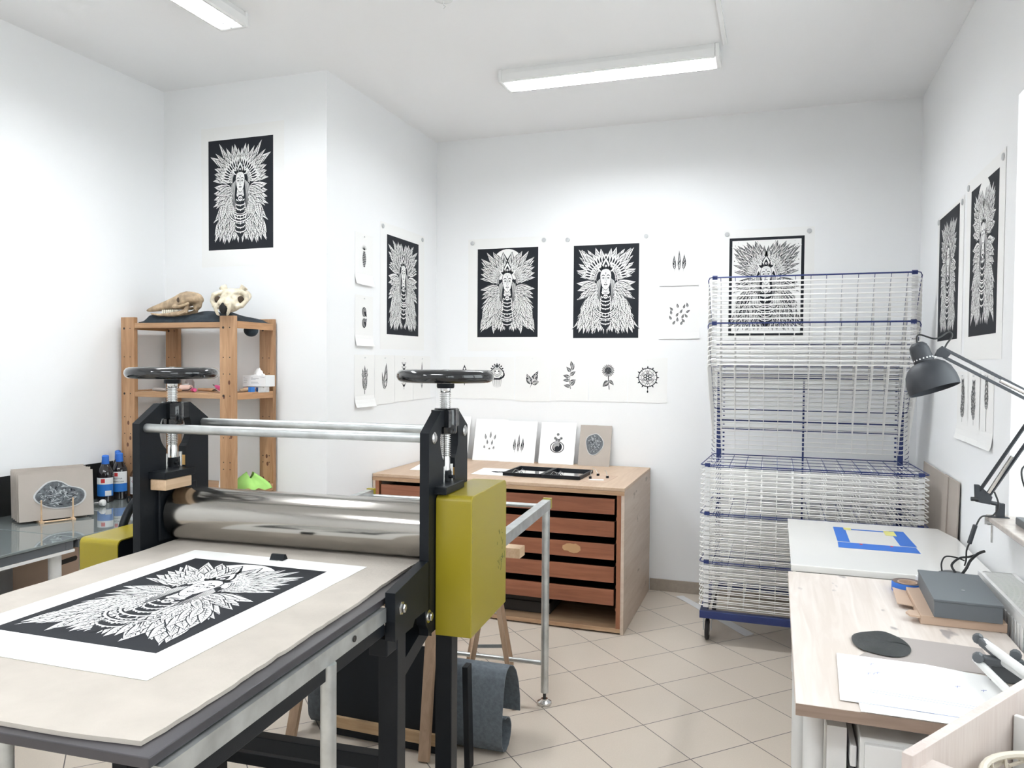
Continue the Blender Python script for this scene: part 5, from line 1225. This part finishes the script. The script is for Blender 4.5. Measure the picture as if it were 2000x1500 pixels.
arms(j0+Vector((0, 0, .01)), el, (.035, 0, -.012), 'lower_arm')
arms(el, j1, (.0, 0, .030), 'upper_arm')
G().prism([(-.03, -.03), (.03, -.03), (.03, .03), (-.03, .03)], lambda u, v_, h: (el.x+u, el.y+h, el.z+v_), -.006, .006).put('elbow', LAMPG, lp, bevel=.004)
G().prism([(-.032, -.012), (.010, -.020), (.024, -.002), (-.006, .026), (-.022, .012)], lambda u, v_, h: (j1.x+u, j1.y+h, j1.z+v_), -.007, .007).put('head_joint', LAMPG, lp, bevel=.002)
hc = Vector(lw(.535, 3.18, 1.605)); ax = Vector((.30, -.18, -.90)).normalized()
G().cyl(j1+Vector((-.02, 0, -.008)), j1+Vector((-.052, -.01, -.028)), .004, 8).put('head_pin', STEEL, lp)
sh_ = G(); sh_.lathe([(.026, -.052), (.046, -.047), (.064, -.034), (.079, -.012), (.0865, .018), (.088, .042), (.086, .058), (.084, .057), (.0855, .042), (.084, .018), (.077, -.010), (.062, -.031), (.044, -.043)], 40, hc, ax, caps=False)
sh_.put('lamp_shade', LAMPG, lp, smooth=60)
cap_ = G().lathe([(.003, -.128), (.020, -.126), (.030, -.116), (.034, -.100), (.035, -.055), (.033, -.045)], 32, hc, ax).put('lamp_socket', LAMPG, lp, smooth=60)
a_ = ax.orthogonal().normalized(); b_ = ax.cross(a_); g = G()
for i in range(18):
    t_ = 2*pi*i/18; d_2 = a_*cos(t_)+b_*sin(t_); c = hc+ax*-.062+d_2*.0352; g.lathe([(.003, 0), (.003, .0006)], 8, c, d_2)
g.put('vent_hole', LITE if False else mat('vent_highlight', (.8, .8, .8), .5), cap_)
g = G()
for i in range(9):
    t_ = 2*pi*i/9; d_2 = a_*cos(t_)+b_*sin(t_); g.bar(hc+ax*-.122+d_2*.018, hc+ax*-.112+d_2*.030, .004, .004)
g.put('vent_slot', CORD, cap_)
G().ball(hc+ax*.01, .028, 14, 9).put('bulb', WHITE, lp, smooth=True)
def cord(pts, r=.0032, nm='cord'):
    P = [Vector(p) for p in pts]; out = []
    for i in range(len(P)-1):
        p0, p1, p2, p3 = P[max(i-1, 0)], P[i], P[i+1], P[min(i+2, len(P)-1)]
        for k in range(8):
            t = k/8; out.append(.5*((2*p1)+(-p0+p2)*t+(2*p0-5*p1+4*p2-p3)*t*t+(-p0+3*p1-3*p2+p3)*t**3))
    out.append(P[-1]); return G().tube(out, r, 8).put(nm, CORD, lp, smooth=True)
cord([hc-ax*.126, hc-ax*.14+Vector((.01, 0, .02)), lw(.555, 3.19, 1.74), lw(.60, 3.21, 1.765), lw(.612, 3.21, 1.75), lw(.595, 3.21, 1.72), j1+Vector((.0, .0, .012))])
cord([el+Vector((0, .01, 0)), lw(.97, 3.35, 1.42), lw(.90, 3.30, 1.30), lw(.862, 3.28, 1.25), lw(.90, 3.30, 1.15), lw(.99, 3.31, 1.08), lw(1.02, 3.33, 1.06)])
cord([j0+Vector((.035, 0, .02)), j0+Vector((.048, -.01, -.03)), j0+Vector((.03, -.01, -.07)), lw(.757, 3.37, 1.06), lw(.735, 3.36, 1.02)])
sw = G().bar(lw(.735, 3.36, 1.03), lw(.714, 3.355, .955), .020, .012).put('inline_switch', LAMPG, lp, bevel=.004)
cord([lw(.714, 3.355, .955), lw(.705, 3.35, .93), lw(.706, 3.36, .89), lw(.71, 3.40, .86)], nm='cord')
tag(G().box(XR-.02, XR+.20, 3.0, 3.30, WZ0+.0225, WZ0+.05).put('grey_tray', GREYP, bevel=.004), 'flat dark grey tray lying on the window sill at the right edge', 'tray')
# white light stand lying over the table edge
t = empty('light_stand', (.585, 2.40, WT), 'folded white tubular light stand with black clamp knobs at the right edge', 'stand')
def ls(x, y, z): return (x-.585, y-2.40, z-WT)
G().cyl(ls(.560, 2.43, .870), ls(.640, 2.02, .875), .012, 16).put('tube', WMET, t, smooth=True)
G().cyl(ls(.585, 2.40, .845), ls(.690, 1.98, .850), .014, 16).put('tube', WMET, t, smooth=True)
G().cyl(ls(.535, 2.40, .830), ls(.575, 2.00, .835), .010, 16).put('tube', WMET, t, smooth=True)
G().bar(ls(.556, 2.44, .87), ls(.576, 2.36, .865), .024, .024).box(-.045, .055, -.045, -.018, .050, .074).put('clamp_body', GREYP, t, bevel=.006)
for (x, y, z) in ((.62, 2.37, .865), (.53, 2.36, .85), (.55, 2.455, .872)): G().lathe([(.013, -.009), (.015, 0), (.013, .009)], 10, ls(x, y, z), (.3, 1, .1)).put('clamp_knob', GREYP, t, smooth=30)
G().box(-.02, .06, -.02, .02, 0, .045).put('foot', GREYP, t, bevel=.004)
# near low shelf unit in the bottom right corner
dx, dy = .562, .827; NA = atan2(dy, dx)-pi/2
ns = empty('low_shelf_unit', (.206, 1.395, 0), 'pale wooden open shelf unit in the bottom right corner', 'shelf unit', NA)
G().box(0, .018, 0, .53, 0, 1.0).put('side_board', LAMW, ns, bevel=.001)
G().box(.37, .388, 0, .53, 0, 1.0).put('side_board', LAMW, ns, bevel=.001)
for z in (.955, .55, .10): G().box(.018, .37, .0 if z < .9 else .004, .512 if z < .9 else .07, z, z+.018).put('shelf_board', LAMW, ns)
G().box(.018, .37, .512, .53, .10, 1.0).put('back_board', LAMW, ns)
tag(G().box(.02, .368, .40, .412, .5685, .96).put('white_divider', WHITE, None, loc=(.206, 1.395, 0), rz=NA, bevel=.002), 'white board standing across the pale shelf unit in the bottom right corner', 'board')
nb = empty('wicker_basket', (.206+dx*.235+dy*.175, 1.395+dy*.235-dx*.175, .568), 'pale woven wicker basket standing inside the low shelf unit', 'basket', NA)
g = G(); n = 40; rows = 15
for j in range(rows):
    z = .01+.34*j/(rows-1); r = .085+.045*z/.35
    for ph in (0, 1):
        g.tube([(r*cos(2*pi*i/n)*1.05+.0, r*sin(2*pi*i/n)*.95, z+.010*sin(i*pi/2+ph*pi+j*.7)) for i in range(n)], .0035, 5, closed=True)
g.put('woven_wall', WICK, nb, smooth=True)
g = G()
for i in range(20): a = 2*pi*i/20; g.tube([(.083*cos(a), .083*sin(a), .0), (.13*cos(a+.3), .13*sin(a+.3), .36)], .003, 5)
g.put('stakes', WICK, nb); G().tube([(.135*cos(2*pi*i/36), .128*sin(2*pi*i/36), .36) for i in range(36)], .007, 8, closed=True).put('rim', WICK, nb, smooth=True)
G().lathe([(.08, 0), (.08, .006)], 24).put('base', WICK, nb)
t = empty('clear_plastic_bag', (.206+dx*.235+dy*.175, 1.395+dy*.235-dx*.175, .585), 'crumpled clear plastic bag inside the wicker basket', 'bag')
G().grid(24, 8, lambda u, v_: ((.05+.02*sin(u*19))*cos(2*pi*u)*(1-.2*v_), (.05+.015*sin(u*25))*sin(2*pi*u), .30*v_+.02*sin(u*19))).put('bag_film', CLEARB, t, smooth=50)

# ---------------------------------------------------------------- under and behind the press
def trestle(loc, rz, L_, Hh, sp, lb):
    t = empty('wooden_trestle', loc, lb, 'trestle', rz)
    G().box(-L_/2-.03, L_/2+.03, -.028, .028, Hh-.045, Hh).put('top_beam', TREST, t, bevel=.003)
    for sx in (-1, 1):
        for sy in (-1, 1):
            G().bar((sx*(L_/2-.015), sy*.022, Hh-.045), (sx*(L_/2+.02), sy*sp, .004), .045 if True else 0, .022, (0, 1, 0)).put('leg', TREST, t)
        G().bar((sx*(L_/2), -sp*.5, Hh*.48), (sx*(L_/2), sp*.5, Hh*.48), .004, .016).put('metal_brace', GALV, t)
    for sy in (1,): G().bar((-L_/2, sy*sp*.72, .20), (L_/2, sy*sp*.72, .20), .018, .04, (0, 0, 1)).put('stretcher', TREST, t)
    return t
trestle((-1.66, 3.01, 0), 0, .60, .72, .19, 'wooden trestle standing under the run-out of the press')
trestle((-1.355, 3.62, 0), radians(110.5), .50, .61, .12, 'wooden trestle standing between the press and the plan chest')
t = empty('black_board', (-1.53, 2.90, 0), 'large black panel leaning on the trestle under the press', 'panel'); t.rotation_euler = (radians(-7), 0, radians(-1))
G().box(-.34, .27, -.006, .006, .002, .43).put('panel', BLACK, t, bevel=.002)
G().box(-.34, .27, -.030, -.007, .04, .085).put('wood_batten', BATTEN, t, bevel=.001)
FP = [(3.196, .100), (3.192, .17), (3.172, .24), (3.14, .30), (3.095, .340), (3.05, .356), (3.01, .345), (2.985, .31), (2.968, .25), (2.958, .18), (2.952, .11), (2.956, .05), (2.978, .015), (3.01, .006), (3.045, .018), (3.070, .05), (3.078, .09), (3.062, .125), (3.03, .145), (2.995, .15)]
def fprof(v_):
    k = v_*(len(FP)-1); i = min(int(k), len(FP)-2); f = k-i; return FP[i][0]+(FP[i+1][0]-FP[i][0])*f, FP[i][1]+(FP[i+1][1]-FP[i][1])*f
t = empty('grey_felt_roll', (-1.05, 3.05, .0), 'thick grey felt blanket curled up on the floor behind the press', 'felt roll')
g = G(); NU, NV = 12, 60
def ff(off):
    def f(u, v_):
        a = fprof(max(0, v_-.02)); b = fprof(min(1, v_+.02)); dy_, dz_ = b[0]-a[0], b[1]-a[1]; l = sqrt(dy_*dy_+dz_*dz_); p = fprof(v_)
        return (-.92*u, p[0]-3.05+off*dz_/l-.02*u, max(.002, p[1]-off*dy_/l*1.0))
    return f
g.grid(NU, NV, ff(0)); k = len(g.v); g.grid(NU, NV, ff(-.0045))
fl = len(g.f)//2
for idx in range(NV): pass
ring = list(range(NU+1))+[(NU+1)*j+NU for j in range(1, NV+1)]+[(NU+1)*NV+i for i in range(NU-1, -1, -1)]+[(NU+1)*j for j in range(NV-1, 0, -1)]
for a, b in zip(ring, ring[1:]+ring[:1]): g.f.append((a, a+k, b+k, b)); g.m.append(0)
g.put('felt_sheet', FELTG, t, smooth=True)
t = empty('leaning_batten', (-1.15, 2.87, 0), 'narrow black board standing on edge beside the felt roll', 'board'); t.rotation_euler = (radians(4), 0, 0)
G().box(-.012, .012, -.05, -.005, .004, .435).put('board', BLACK, t, bevel=.002)
t = empty('wood_offcut', (-1.05, 3.04, .826), 'light wooden offcut resting on the run-out rail behind the yellow cover', 'wood block')
G().box(-.10, .055, -.035, .035, 0, .042).put('block', OAK, t, bevel=.002)
